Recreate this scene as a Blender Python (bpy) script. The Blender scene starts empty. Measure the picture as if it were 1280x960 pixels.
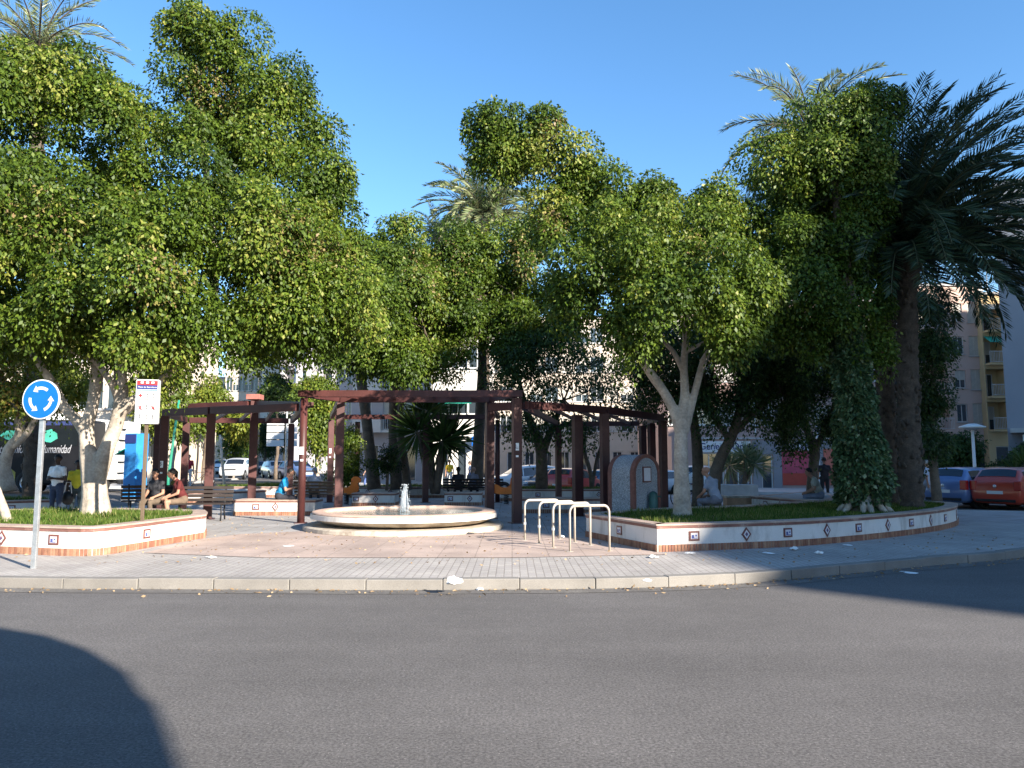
import bpy, bmesh, math, random
import numpy as np
from mathutils import Vector, Matrix, Euler

# ------------------------------------------------------------------ camera, sky, sun, exposure
SC = bpy.context.scene
COL = SC.collection
R = math.radians
FPX = 967.0                     # focal length in photo pixels (1280 wide)
TILT = R(5.8)
EYE = 1.65
cam_d = bpy.data.cameras.new('camera')
cam = bpy.data.objects.new('camera', cam_d); COL.objects.link(cam)
cam.location = (0, 0, EYE); cam.rotation_euler = (R(90) + TILT, 0, 0)
cam_d.sensor_width = 36; cam_d.lens = 36 * FPX / 1280
cam_d.clip_start = 0.05; cam_d.clip_end = 3000
SC.camera = cam

SUN_EL = R(23); SUN_AZ = R(135)          # azimuth clockwise from +Y
sun_vec = Vector((math.sin(SUN_AZ) * math.cos(SUN_EL), math.cos(SUN_AZ) * math.cos(SUN_EL), math.sin(SUN_EL)))
sd = bpy.data.lights.new('sun', 'SUN'); sd.energy = 5.0; sd.angle = R(0.5); sd.color = (1.0, 0.92, 0.80)
so = bpy.data.objects.new('sun', sd); COL.objects.link(so)
so.rotation_euler = (-sun_vec).to_track_quat('-Z', 'Y').to_euler(); so.location = (30, -30, 40)

wd = bpy.data.worlds.new('World'); SC.world = wd; wd.use_nodes = True
nt = wd.node_tree
bg = nt.nodes['Background']
sky = nt.nodes.new('ShaderNodeTexSky'); sky.sky_type = 'NISHITA'; sky.sun_disc = False
sky.sun_elevation = SUN_EL; sky.sun_rotation = SUN_AZ
sky.altitude = 50; sky.air_density = 1.0; sky.dust_density = 0.15; sky.ozone_density = 3.0
hs_ = nt.nodes.new('ShaderNodeHueSaturation'); hs_.inputs['Saturation'].default_value = 1.16; hs_.inputs['Hue'].default_value = 0.499
nt.links.new(sky.outputs[0], hs_.inputs['Color']); nt.links.new(hs_.outputs[0], bg.inputs[0]); bg.inputs[1].default_value = 0.10
SC.view_settings.view_transform = 'Standard'; SC.view_settings.look = 'None'
SC.view_settings.gamma = 1; SC.view_settings.use_curve_mapping = False
SC.view_settings.exposure = 1.62
SC.cycles.max_bounces = 6; SC.cycles.transparent_max_bounces = 6
SC.cycles.use_denoising = True

# ------------------------------------------------------------------ helpers
def W(px, py, Y):
    """world point at depth Y seen at photo pixel (px, py)"""
    u = (px - 640) / FPX; v = (480 - py) / FPX
    d = Vector((u, math.cos(TILT) - v * math.sin(TILT), math.sin(TILT) + v * math.cos(TILT)))
    return Vector((0, 0, EYE)) + d * (Y / d.y)

def G(px, py, z=0.13):
    """point on the plane z seen at photo pixel (px, py)"""
    u = (px - 640) / FPX; v = (480 - py) / FPX
    d = Vector((u, math.cos(TILT) - v * math.sin(TILT), math.sin(TILT) + v * math.cos(TILT)))
    return Vector((0, 0, EYE)) + d * ((z - EYE) / d.z)

def XX(px, Y):
    return W(px, 578, Y).x

class MB:
    def __init__(s): s.v = []; s.f = []; s.m = []; s.cur = 0
    def add(s, vs, fs):
        o = len(s.v); s.v += [tuple(p) for p in vs]
        for f in fs: s.f.append([o + i for i in f]); s.m.append(s.cur)
        return s
    def box(s, c, d, rz=0, M=None):
        x, y, z = d[0] / 2, d[1] / 2, d[2] / 2
        pts = [Vector((a, b, e)) for e in (-z, z) for a, b in ((-x, -y), (x, -y), (x, y), (-x, y))]
        r = M if M is not None else Matrix.Rotation(rz, 3, 'Z')
        pts = [r @ p + Vector(c) for p in pts]
        return s.add(pts, [(3, 2, 1, 0), (4, 5, 6, 7), (0, 1, 5, 4), (1, 2, 6, 5), (2, 3, 7, 6), (3, 0, 4, 7)])
    def bar(s, p, q, w, h):
        """box beam from p to q, w wide, h high"""
        p = Vector(p); q = Vector(q); d = q - p; L = d.length
        x = d.normalized(); up = Vector((0, 0, 1))
        if abs(x.z) > 0.95: up = Vector((0, 1, 0))
        y = up.cross(x).normalized(); z = x.cross(y)
        M = Matrix((x, y, z)).transposed()
        return s.box((p + q) / 2, (L, w, h), M=M)
    def tube(s, path, rad, n=8, cap=True):
        path = [Vector(p) for p in path]
        if not hasattr(rad, '__len__'): rad = [rad] * len(path)
        vs = []; fs = []; k = len(path)
        t0 = (path[1] - path[0]).normalized()
        ref = Vector((0, 0, 1)) if abs(t0.z) < 0.9 else Vector((1, 0, 0))
        a = t0.cross(ref).normalized()
        for i in range(k):
            t = (path[min(i + 1, k - 1)] - path[max(i - 1, 0)]).normalized()
            a = (a - t * a.dot(t))
            a = a.normalized() if a.length > 1e-6 else t.orthogonal().normalized()
            b = t.cross(a)
            for j in range(n):
                an = 2 * math.pi * j / n
                vs.append(path[i] + (a * math.cos(an) + b * math.sin(an)) * rad[i])
        for i in range(k - 1):
            for j in range(n):
                j2 = (j + 1) % n
                fs.append((i * n + j, i * n + j2, (i + 1) * n + j2, (i + 1) * n + j))
        if cap:
            fs.append(tuple(range(n - 1, -1, -1))); fs.append(tuple((k - 1) * n + j for j in range(n)))
        return s.add(vs, fs)
    def prism(s, poly, z0, z1):
        n = len(poly)
        vs = [(p[0], p[1], z0) for p in poly] + [(p[0], p[1], z1) for p in poly]
        fs = [tuple(range(n - 1, -1, -1)), tuple(range(n, 2 * n))]
        fs += [(i, (i + 1) % n, n + (i + 1) % n, n + i) for i in range(n)]
        return s.add(vs, fs)
    def lathe(s, prof, n=48, c=(0, 0, 0), closed=False):
        vs = []; fs = []; k = len(prof)
        for r, z in prof:
            for j in range(n):
                a = 2 * math.pi * j / n
                vs.append((c[0] + r * math.cos(a), c[1] + r * math.sin(a), c[2] + z))
        rng = k if closed else k - 1
        for i in range(rng):
            for j in range(n):
                i2 = (i + 1) % k; j2 = (j + 1) % n
                fs.append((i * n + j, i * n + j2, i2 * n + j2, i2 * n + j))
        return s.add(vs, fs)
    def ball(s, c, r, nu=12, nv=8, sc=(1, 1, 1), M=None):
        vs = []; fs = []
        for i in range(nv + 1):
            th = math.pi * i / nv
            for j in range(nu):
                a = 2 * math.pi * j / nu
                p = Vector((r * sc[0] * math.sin(th) * math.cos(a), r * sc[1] * math.sin(th) * math.sin(a), r * sc[2] * math.cos(th)))
                if M is not None: p = M @ p
                vs.append(p + Vector(c))
        for i in range(nv):
            for j in range(nu):
                j2 = (j + 1) % nu
                fs.append((i * nu + j, (i + 1) * nu + j, (i + 1) * nu + j2, i * nu + j2))
        return s.add(vs, fs)
    def capsule(s, p, q, r1, r2, n=10):
        p = Vector(p); q = Vector(q)
        if (q - p).length < 1e-4: return s.ball(p, r1)
        d = (q - p).normalized()
        path = []; rad = []
        for a in (80, 55, 28): path.append(p - d * r1 * math.sin(R(a))); rad.append(r1 * math.cos(R(a)))
        path += [p, q]; rad += [r1, r2]
        for a in (28, 55, 80): path.append(q + d * r2 * math.sin(R(a))); rad.append(r2 * math.cos(R(a)))
        return s.tube(path, rad, n)
    def mesh(s, name, mats, smooth=False):
        me = bpy.data.meshes.new(name)
        me.from_pydata(s.v, [], s.f)
        if not isinstance(mats, (list, tuple)): mats = [mats]
        for m in mats: me.materials.append(m)
        me.polygons.foreach_set('material_index', s.m)
        if smooth: me.polygons.foreach_set('use_smooth', [True] * len(s.f))
        me.update()
        return me
    def build(s, name, mats, parent=None, smooth=False, bevel=0, fix=False):
        me = s.mesh(name, mats, smooth)
        if bevel or fix:
            bm = bmesh.new(); bm.from_mesh(me)
            if fix: bmesh.ops.recalc_face_normals(bm, faces=bm.faces)
            if bevel:
                es = [e for e in bm.edges if len(e.link_faces) == 2 and e.calc_face_angle(0) > 0.6]
                bmesh.ops.bevel(bm, geom=es, offset=bevel, segments=2, affect='EDGES', profile=0.5)
            bm.to_mesh(me); bm.free()
        o = bpy.data.objects.new(name, me); COL.objects.link(o)
        if parent: o.parent = parent
        return o

def tag(o, label=None, cat=None, group=None, kind=None):
    if label: o['label'] = label
    if cat: o['category'] = cat
    if group: o['group'] = group
    if kind: o['kind'] = kind
    return o

def thing(name, label, cat, loc=(0, 0, 0), rz=0, group=None):
    o = bpy.data.objects.new(name, None); COL.objects.link(o)
    o.empty_display_size = 0.2
    o.location = loc; o.rotation_euler = (0, 0, rz)
    return tag(o, label, cat, group)

def struct(o): o['kind'] = 'structure'; return o

def copy_tree(o, parent=None):
    c = o.copy(); COL.objects.link(c); c.parent = parent
    for ch in list(o.children): copy_tree(ch, c)
    return c

def place(o, like=None): return o

def remesh(o, voxel, it=4):
    m = o.modifiers.new('r', 'REMESH'); m.mode = 'VOXEL'; m.voxel_size = voxel
    s = o.modifiers.new('s', 'SMOOTH'); s.iterations = it; s.factor = 0.5
    dg = bpy.context.evaluated_depsgraph_get()
    me = bpy.data.meshes.new_from_object(o.evaluated_get(dg))
    o.modifiers.clear(); o.data = me
    me.polygons.foreach_set('use_smooth', [True] * len(me.polygons))
    return o

def text_mesh(body, size, name, mat, parent, M, shear=0.0, align='LEFT', depth=0.002, bold=0.0, fit=None):
    c = bpy.data.curves.new('lettering', 'FONT'); c.body = body; c.size = size; c.shear = shear
    c.align_x = align; c.align_y = 'CENTER'; c.extrude = depth; c.offset = bold
    t = bpy.data.objects.new('lettering', c); COL.objects.link(t)
    dg = bpy.context.evaluated_depsgraph_get()
    me = bpy.data.meshes.new_from_object(t.evaluated_get(dg))
    bpy.data.objects.remove(t)
    me.materials.clear(); me.materials.append(mat)
    o = bpy.data.objects.new(name, me); COL.objects.link(o)
    o.parent = parent; o.matrix_local = M
    return o

# ------------------------------------------------------------------ materials
def nodes(m):
    m.use_nodes = True; return m.node_tree.nodes, m.node_tree.links, m.node_tree.nodes['Principled BSDF']

def mat(name, col, rough=0.75, metal=0.0, var=0.18, scale=3.0, fine=0.1, fscale=60.0, bump=0.0, bscale=80.0, spec=0.35, stain=None):
    m = bpy.data.materials.new(name); N, L, P = nodes(m)
    P.inputs['Roughness'].default_value = rough; P.inputs['Metallic'].default_value = metal
    P.inputs['Specular IOR Level'].default_value = spec
    tc = N.new('ShaderNodeTexCoord')
    n1 = N.new('ShaderNodeTexNoise'); n1.inputs['Scale'].default_value = scale; n1.inputs['Detail'].default_value = 6
    n2 = N.new('ShaderNodeTexNoise'); n2.inputs['Scale'].default_value = fscale; n2.inputs['Detail'].default_value = 3
    L.new(tc.outputs['Object'], n1.inputs['Vector']); L.new(tc.outputs['Object'], n2.inputs['Vector'])
    def mr(n, a):
        r = N.new('ShaderNodeMapRange'); r.inputs[1].default_value = 0.3; r.inputs[2].default_value = 0.7
        r.inputs[3].default_value = 1 - a; r.inputs[4].default_value = 1 + a
        L.new(n.outputs['Fac'], r.inputs[0]); return r
    mu = N.new('ShaderNodeMath'); mu.operation = 'MULTIPLY'
    L.new(mr(n1, var).outputs[0], mu.inputs[0]); L.new(mr(n2, fine).outputs[0], mu.inputs[1])
    vm = N.new('ShaderNodeVectorMath'); vm.operation = 'SCALE'
    vm.inputs[0].default_value = col[:3]; L.new(mu.outputs[0], vm.inputs['Scale'])
    out = vm.outputs[0]
    if stain:
        n3 = N.new('ShaderNodeTexNoise'); n3.inputs['Scale'].default_value = stain[1]; n3.inputs['Detail'].default_value = 8; n3.inputs['Roughness'].default_value = 0.7
        if len(stain) > 4:
            mp3 = N.new('ShaderNodeMapping'); mp3.inputs['Scale'].default_value = stain[4]; L.new(tc.outputs['Object'], mp3.inputs[0]); L.new(mp3.outputs[0], n3.inputs['Vector'])
        else: L.new(tc.outputs['Object'], n3.inputs['Vector'])
        r3 = N.new('ShaderNodeMapRange'); r3.inputs[1].default_value = stain[2]; r3.inputs[2].default_value = stain[2] + 0.15
        r3.inputs[3].default_value = 0; r3.inputs[4].default_value = stain[3]
        L.new(n3.outputs['Fac'], r3.inputs[0])
        mx = N.new('ShaderNodeMixRGB'); L.new(r3.outputs[0], mx.inputs[0]); L.new(out, mx.inputs[1])
        mx.inputs[2].default_value = (*stain[0], 1); out = mx.outputs[0]
    L.new(out, P.inputs['Base Color'])
    if bump:
        n4 = N.new('ShaderNodeTexNoise'); n4.inputs['Scale'].default_value = bscale; n4.inputs['Detail'].default_value = 5
        L.new(tc.outputs['Object'], n4.inputs['Vector'])
        b = N.new('ShaderNodeBump'); b.inputs['Strength'].default_value = bump; b.inputs['Distance'].default_value = 0.02
        L.new(n4.outputs['Fac'], b.inputs['Height']); L.new(b.outputs[0], P.inputs['Normal'])
    return m

def brickmat(name, c1, c2, cm, bw, rh, mort=0.006, off=0.5, rough=0.8, rot=0.0, bump=0.3, dirt=0.25):
    m = bpy.data.materials.new(name); N, L, P = nodes(m)
    P.inputs['Roughness'].default_value = rough; P.inputs['Specular IOR Level'].default_value = 0.3
    tc = N.new('ShaderNodeTexCoord'); mp = N.new('ShaderNodeMapping'); mp.inputs['Rotation'].default_value = (0, 0, rot)
    L.new(tc.outputs['Object'], mp.inputs[0])
    bt = N.new('ShaderNodeTexBrick'); bt.offset = off
    bt.inputs['Scale'].default_value = 1; bt.inputs['Brick Width'].default_value = bw; bt.inputs['Row Height'].default_value = rh
    bt.inputs['Mortar Size'].default_value = mort; bt.inputs['Mortar Smooth'].default_value = 0.2
    bt.inputs['Color1'].default_value = (*c1, 1); bt.inputs['Color2'].default_value = (*c2, 1); bt.inputs['Mortar'].default_value = (*cm, 1)
    L.new(mp.outputs[0], bt.inputs['Vector'])
    n1 = N.new('ShaderNodeTexNoise'); n1.inputs['Scale'].default_value = 0.9; n1.inputs['Detail'].default_value = 9; n1.inputs['Roughness'].default_value = 0.65
    L.new(tc.outputs['Object'], n1.inputs['Vector'])
    r = N.new('ShaderNodeMapRange'); r.inputs[1].default_value = 0.3; r.inputs[2].default_value = 0.7; r.inputs[3].default_value = 1 - dirt; r.inputs[4].default_value = 1 + dirt
    L.new(n1.outputs['Fac'], r.inputs[0])
    n2 = N.new('ShaderNodeTexNoise'); n2.inputs['Scale'].default_value = 45; n2.inputs['Detail'].default_value = 4
    L.new(tc.outputs['Object'], n2.inputs['Vector'])
    r2 = N.new('ShaderNodeMapRange'); r2.inputs[1].default_value = 0.3; r2.inputs[2].default_value = 0.7; r2.inputs[3].default_value = 0.86; r2.inputs[4].default_value = 1.14
    L.new(n2.outputs['Fac'], r2.inputs[0])
    mu = N.new('ShaderNodeMath'); mu.operation = 'MULTIPLY'; L.new(r.outputs[0], mu.inputs[0]); L.new(r2.outputs[0], mu.inputs[1])
    vm = N.new('ShaderNodeVectorMath'); vm.operation = 'SCALE'
    L.new(bt.outputs['Color'], vm.inputs[0]); L.new(mu.outputs[0], vm.inputs['Scale']); L.new(vm.outputs[0], P.inputs['Base Color'])
    if bump:
        b = N.new('ShaderNodeBump'); b.inputs['Strength'].default_value = bump; b.inputs['Distance'].default_value = 0.004; b.invert = True
        L.new(bt.outputs['Fac'], b.inputs['Height']); L.new(b.outputs[0], P.inputs['Normal'])
    return m

def leafmat(name, ramp, trans=0.3, rough=0.5, spec=0.3):
    m = bpy.data.materials.new(name); N, L, P = nodes(m)
    at = N.new('ShaderNodeAttribute'); at.attribute_name = 'tint'
    cr = N.new('ShaderNodeValToRGB')
    while len(cr.color_ramp.elements) < len(ramp): cr.color_ramp.elements.new(0.5)
    for e, (p, c) in zip(cr.color_ramp.elements, ramp): e.position = p; e.color = (*c, 1)
    L.new(at.outputs['Fac'], cr.inputs[0]); L.new(cr.outputs[0], P.inputs['Base Color'])
    P.inputs['Roughness'].default_value = rough; P.inputs['Specular IOR Level'].default_value = spec
    tr = N.new('ShaderNodeBsdfTranslucent')
    hs = N.new('ShaderNodeHueSaturation'); hs.inputs['Value'].default_value = 1.5; hs.inputs['Hue'].default_value = 0.485
    L.new(cr.outputs[0], hs.inputs['Color']); L.new(hs.outputs[0], tr.inputs['Color'])
    mx = N.new('ShaderNodeMixShader'); mx.inputs[0].default_value = trans
    L.new(P.outputs[0], mx.inputs[1]); L.new(tr.outputs[0], mx.inputs[2])
    L.new(mx.outputs[0], N['Material Output'].inputs['Surface'])
    return m

def glassmat(name, col=(0.02, 0.025, 0.03), rough=0.06, spec=0.8):
    return mat(name, col, rough=rough, var=0.1, fine=0.0, spec=spec)

M = {}
M['plaster'] = mat('white plaster', (0.64, 0.60, 0.56), 0.85, var=0.07, scale=1.5, fine=0.05, bump=0.15, bscale=40, stain=((0.30, 0.26, 0.22), 2.3, 0.50, 0.55, (1.6, 1.6, .45)))
M['terracotta'] = mat('terracotta coping', (0.21, 0.10, 0.08), 0.7, var=0.2, scale=4, fine=0.12, stain=((0.5, 0.42, 0.36), 3.0, 0.56, 0.5))
M['coping'] = mat('pale coping slabs', (0.40, 0.30, 0.245), 0.75, var=0.2, scale=3, fine=0.12, stain=((0.24, 0.14, 0.11), 3.5, 0.55, 0.6))
M['brick_a'] = mat('brick orange', (0.31, 0.155, 0.095), 0.8, var=0.2, scale=8)
M['brick_b'] = mat('brick red', (0.25, 0.11, 0.07), 0.8, var=0.2, scale=8)
M['brick_c'] = mat('brick ochre', (0.36, 0.20, 0.125), 0.8, var=0.2, scale=8)
M['mortar'] = mat('mortar', (0.45, 0.4, 0.34), 0.9)
M['tile_brown'] = mat('tile brown', (0.16, 0.06, 0.05), 0.35, var=0.25, scale=30)
M['tile_white'] = mat('tile white', (0.62, 0.6, 0.62), 0.3, var=0.1)
M['tile_blue'] = mat('tile blue', (0.08, 0.1, 0.28), 0.3, var=0.3, scale=40)
M['kerb'] = mat('kerb concrete', (0.205, 0.19, 0.172), 0.85, var=0.16, scale=2.2, fine=0.12, fscale=90, bump=0.2, stain=((0.2, 0.18, 0.16), 3.5, 0.58, 0.6))
M['concrete'] = mat('concrete', (0.4, 0.39, 0.38), 0.85, var=0.15, bump=0.2)
M['maroon'] = mat('maroon steel paint', (0.066, 0.021, 0.019), 0.5, var=0.28, scale=1.6, fine=0.12, fscale=25, spec=0.4, stain=((0.15, 0.06, 0.05), 2.2, 0.58, 0.5))
M['maroon_fade'] = mat('faded maroon paint', (0.3, 0.12, 0.10), 0.6, var=0.25, scale=3)
M['galv'] = mat('galvanised steel', (0.52, 0.53, 0.54), 0.42, metal=0.75, var=0.15, scale=12)
M['cream_steel'] = mat('cream painted steel', (0.42, 0.375, 0.315), 0.45, var=0.08, scale=6)
M['brown_steel'] = mat('brown steel', (0.10, 0.07, 0.045), 0.5, var=0.15)
M['sign_blue'] = mat('sign blue', (0.004, 0.115, 0.48), 0.35, var=0.04, scale=6, fine=0.02)
M['sign_white'] = mat('sign white', (0.58, 0.58, 0.58), 0.4, var=0.03, fine=0.02)
M['script'] = mat('script lettering', (0.34, 0.34, 0.36), 0.5)
M['navy'] = mat('navy print', (0.02, 0.03, 0.14), 0.4, var=0.1)
M['red'] = mat('red print', (0.5, 0.03, 0.03), 0.4, var=0.1)
M['black'] = mat('black', (0.015, 0.015, 0.017), 0.5, var=0.2)
M['rubber'] = mat('rubber', (0.02, 0.02, 0.02), 0.8, var=0.2)
M['bark'] = mat('pale ficus bark', (0.37, 0.315, 0.255), 0.85, var=0.3, scale=3.5, fine=0.18, fscale=22, bump=0.5, bscale=18, stain=((0.2, 0.15, 0.11), 5, 0.56, 0.6))
M['bark_dark'] = mat('dark bark', (0.13, 0.10, 0.075), 0.9, var=0.3, scale=5, fine=0.2, fscale=30, bump=0.6, bscale=25)
M['palm_bark'] = mat('palm trunk', (0.075, 0.056, 0.042), 0.9, var=0.35, scale=6, fine=0.25, fscale=30, bump=0.9, bscale=16)
M['soil'] = mat('soil', (0.12, 0.09, 0.055), 0.95, var=0.3, scale=3, bump=0.5)
M['granite'] = mat('granite render', (0.30, 0.31, 0.33), 0.85, var=0.08, fine=0.55, fscale=45, bump=0.5, bscale=60)
M['edging'] = mat('dark brick edging', (0.20, 0.085, 0.065), 0.8, var=0.25, scale=9)
M['stalk'] = mat('palm stalk', (0.06, 0.065, 0.03), 0.6)
M['green_iron'] = mat('green cast iron', (0.03, 0.09, 0.08), 0.45, var=0.2)
M['wood'] = mat('bench slats', (0.17, 0.10, 0.06), 0.6, var=0.25, scale=6)
M['wood_light'] = mat('light wood', (0.42, 0.25, 0.15), 0.65, var=0.2, scale=6)
M['wood_dark'] = mat('dark bench slats', (0.03, 0.021, 0.018), 0.55, var=0.25)
M['stone'] = mat('cream stone', (0.50, 0.435, 0.35), 0.7, var=0.16, scale=2.5, fine=0.08, bump=0.1, stain=((0.23, 0.18, 0.14), 3, 0.48, 0.7, (1.2, 1.2, .5)))
M['stone_rim'] = mat('pink stone rim', (0.52, 0.36, 0.28), 0.6, var=0.12, scale=5)
M['basin_tile'] = mat('basin lining', (0.4, 0.48, 0.48), 0.4, var=0.1)
M['paper'] = mat('paper', (0.8, 0.79, 0.77), 0.8, var=0.06)
M['yellow'] = mat('yellow panel', (0.75, 0.42, 0.03), 0.45, var=0.08)
M['orange'] = mat('orange panel', (0.75, 0.19, 0.03), 0.45, var=0.08)
M['glass'] = glassmat('window glass', (0.035, 0.045, 0.055))
M['car_glass'] = glassmat('car glass', (0.012, 0.016, 0.022), 0.04)
M['frame'] = mat('window frame', (0.55, 0.54, 0.52), 0.5, var=0.06)
M['frame_dark'] = mat('dark frame', (0.08, 0.07, 0.07), 0.5)
M['shutter'] = mat('roller shutter', (0.5, 0.46, 0.4), 0.6, var=0.1)
M['chrome'] = mat('alloy', (0.55, 0.56, 0.58), 0.3, metal=0.8, var=0.08)
M['head_lamp'] = mat('lamp lens', (0.7, 0.72, 0.75), 0.1, var=0.05, spec=0.8)
M['tail_lamp'] = mat('tail lens', (0.35, 0.012, 0.012), 0.15, var=0.1, spec=0.8)
M['awning_green'] = mat('green awning', (0.02, 0.33, 0.24), 0.8)
M['awning_cream'] = mat('cream awning', (0.62, 0.54, 0.4), 0.8)
M['lamp_grey'] = mat('lamp grey paint', (0.55, 0.55, 0.53), 0.5)
M['green_pole'] = mat('green pole', (0.02, 0.2, 0.13), 0.5)
M['beige_pole'] = mat('beige pole', (0.5, 0.36, 0.26), 0.6)

def asphalt_mat():
    m = bpy.data.materials.new('asphalt'); N, L, P = nodes(m)
    P.inputs['Roughness'].default_value = 0.82; P.inputs['Specular IOR Level'].default_value = 0.3
    tc = N.new('ShaderNodeTexCoord')
    def noise(s, d=6, ro=0.6, vec=None):
        n = N.new('ShaderNodeTexNoise'); n.inputs['Scale'].default_value = s; n.inputs['Detail'].default_value = d; n.inputs['Roughness'].default_value = ro
        L.new(vec or tc.outputs['Object'], n.inputs['Vector']); return n
    def mr(src, a, b, c, d):
        r = N.new('ShaderNodeMapRange'); r.inputs[1].default_value = a; r.inputs[2].default_value = b; r.inputs[3].default_value = c; r.inputs[4].default_value = d
        L.new(src, r.inputs[0]); return r.outputs[0]
    def mul(a, b):
        k = N.new('ShaderNodeMath'); k.operation = 'MULTIPLY'; L.new(a, k.inputs[0]); L.new(b, k.inputs[1]); return k.outputs[0]
    mp = N.new('ShaderNodeMapping'); mp.inputs['Scale'].default_value = (0.10, 1.3, 1); mp.inputs['Rotation'].default_value = (0, 0, R(3))
    L.new(tc.outputs['Object'], mp.inputs[0])
    big = mr(noise(0.3, 8, 0.7).outputs['Fac'], 0.33, 0.67, 0.84, 1.16)
    lane = mr(noise(1.0, 4, 0.5, mp.outputs[0]).outputs['Fac'], 0.3, 0.7, 0.92, 1.07)
    mid = mr(noise(9, 8, 0.7).outputs['Fac'], 0.3, 0.7, 0.9, 1.1)
    grain = mr(noise(48, 4, 0.8).outputs['Fac'], 0.38, 0.62, 0.55, 1.45)
    f = mul(mul(big, lane), mul(mid, grain))
    vo = N.new('ShaderNodeTexVoronoi'); vo.inputs['Scale'].default_value = 42; L.new(tc.outputs['Object'], vo.inputs['Vector'])
    sp = mr(vo.outputs['Distance'], 0.05, 0.22, 1.0, 0.0)
    vr = N.new('ShaderNodeSeparateColor'); L.new(vo.outputs['Color'], vr.inputs[0])
    sp2 = mr(vr.outputs[0], 0.68, 0.85, 0.0, 0.85)
    speck = mul(sp, sp2)
    vm = N.new('ShaderNodeVectorMath'); vm.operation = 'SCALE'; vm.inputs[0].default_value = (0.121, 0.112, 0.107); L.new(f, vm.inputs['Scale'])
    mx = N.new('ShaderNodeMixRGB'); L.new(speck, mx.inputs[0]); L.new(vm.outputs[0], mx.inputs[1]); mx.inputs[2].default_value = (0.40, 0.37, 0.34, 1)
    L.new(mx.outputs[0], P.inputs['Base Color'])
    b = N.new('ShaderNodeBump'); b.inputs['Strength'].default_value = 0.5; b.inputs['Distance'].default_value = 0.004
    L.new(noise(120, 3, 0.7).outputs['Fac'], b.inputs['Height']); L.new(b.outputs[0], P.inputs['Normal'])
    return m
M['asphalt'] = asphalt_mat()
M['sidewalk'] = brickmat('grey paviours', (0.385, 0.355, 0.325), (0.345, 0.315, 0.295), (0.24, 0.215, 0.195), 0.22, 0.11, 0.008, rot=R(90), dirt=0.2)
M['pinkpave'] = brickmat('pink paving slabs', (0.42, 0.325, 0.275), (0.38, 0.295, 0.255), (0.30, 0.235, 0.20), 0.6, 0.6, 0.010, off=0.0, dirt=0.25)
M['greypave'] = brickmat('grey paving slabs', (0.34, 0.32, 0.31), (0.30, 0.285, 0.275), (0.14, 0.13, 0.125), 0.4, 0.4, 0.008, off=0.0, dirt=0.25)

FICUS = [(0.0, (0.026, 0.052, 0.006)), (0.45, (0.066, 0.110, 0.010)), (0.8, (0.125, 0.175, 0.018)), (0.93, (0.23, 0.24, 0.05)), (1.0, (0.24, 0.16, 0.08))]
M['ficus'] = leafmat('ficus leaves', FICUS)
M['ficus_yellow'] = leafmat('yellowish leaves', [(0, (0.06, 0.10, 0.012)), (0.5, (0.13, 0.17, 0.02)), (0.9, (0.24, 0.24, 0.03)), (1, (0.28, 0.17, 0.05))])
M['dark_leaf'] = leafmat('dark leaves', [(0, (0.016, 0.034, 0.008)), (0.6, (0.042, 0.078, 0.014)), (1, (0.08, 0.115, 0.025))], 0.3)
M['ivy'] = leafmat('ivy leaves', [(0, (0.03, 0.06, 0.024)), (0.5, (0.075, 0.13, 0.05)), (0.75, (0.15, 0.20, 0.08)), (1, (0.36, 0.38, 0.22))], 0.2)
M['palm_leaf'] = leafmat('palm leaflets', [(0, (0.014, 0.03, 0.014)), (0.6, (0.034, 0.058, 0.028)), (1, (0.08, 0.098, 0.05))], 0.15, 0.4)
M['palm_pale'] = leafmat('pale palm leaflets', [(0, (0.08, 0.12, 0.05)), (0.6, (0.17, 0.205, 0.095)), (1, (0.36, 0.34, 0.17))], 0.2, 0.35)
M['dry_leaf'] = leafmat('dry twigs', [(0, (0.2, 0.13, 0.07)), (1, (0.42, 0.31, 0.19))], 0.2, 0.7)
M['grass'] = leafmat('grass blades', [(0, (0.035, 0.072, 0.010)), (0.6, (0.08, 0.14, 0.018)), (1, (0.24, 0.23, 0.08))], 0.35, 0.6, 0.2)

# ------------------------------------------------------------------ foliage
def norm(a): return a / np.maximum(np.linalg.norm(a, axis=1, keepdims=True), 1e-9)

def leaf_object(name, P, D, Ln, Wd, tint, material, parent, fold=0.22, rng=None, O=None):
    n = len(P); rng = rng or np.random.default_rng(1)
    D = norm(D); S = norm(np.cross(D, rng.normal(size=(n, 3)) if O is None else O + rng.normal(size=(n, 3)) * 0.5)); Nn = np.cross(D, S)
    Ln = np.broadcast_to(np.asarray(Ln, float), (n,))[:, None]; Wd = np.broadcast_to(np.asarray(Wd, float), (n,))[:, None]
    mid = P + D * Ln * 0.45 + Nn * Wd * fold
    V = np.empty((n, 4, 3), np.float32)
    V[:, 0] = P; V[:, 1] = mid + S * Wd * 0.5; V[:, 2] = P + D * Ln; V[:, 3] = mid - S * Wd * 0.5
    me = bpy.data.meshes.new(name)
    me.vertices.add(n * 4); me.vertices.foreach_set('co', V.ravel())
    me.loops.add(n * 4); me.loops.foreach_set('vertex_index', np.arange(n * 4, dtype=np.int32))
    me.polygons.add(n); me.polygons.foreach_set('loop_start', np.arange(0, n * 4, 4, dtype=np.int32))
    a = me.attributes.new('tint', 'FLOAT', 'POINT'); a.data.foreach_set('value', np.repeat(np.clip(tint, 0, 1), 4).astype(np.float32))
    me.materials.append(material); me.update(); me.validate()
    o = bpy.data.objects.new(name, me); COL.objects.link(o)
    if parent: o.parent = parent
    return o

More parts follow.
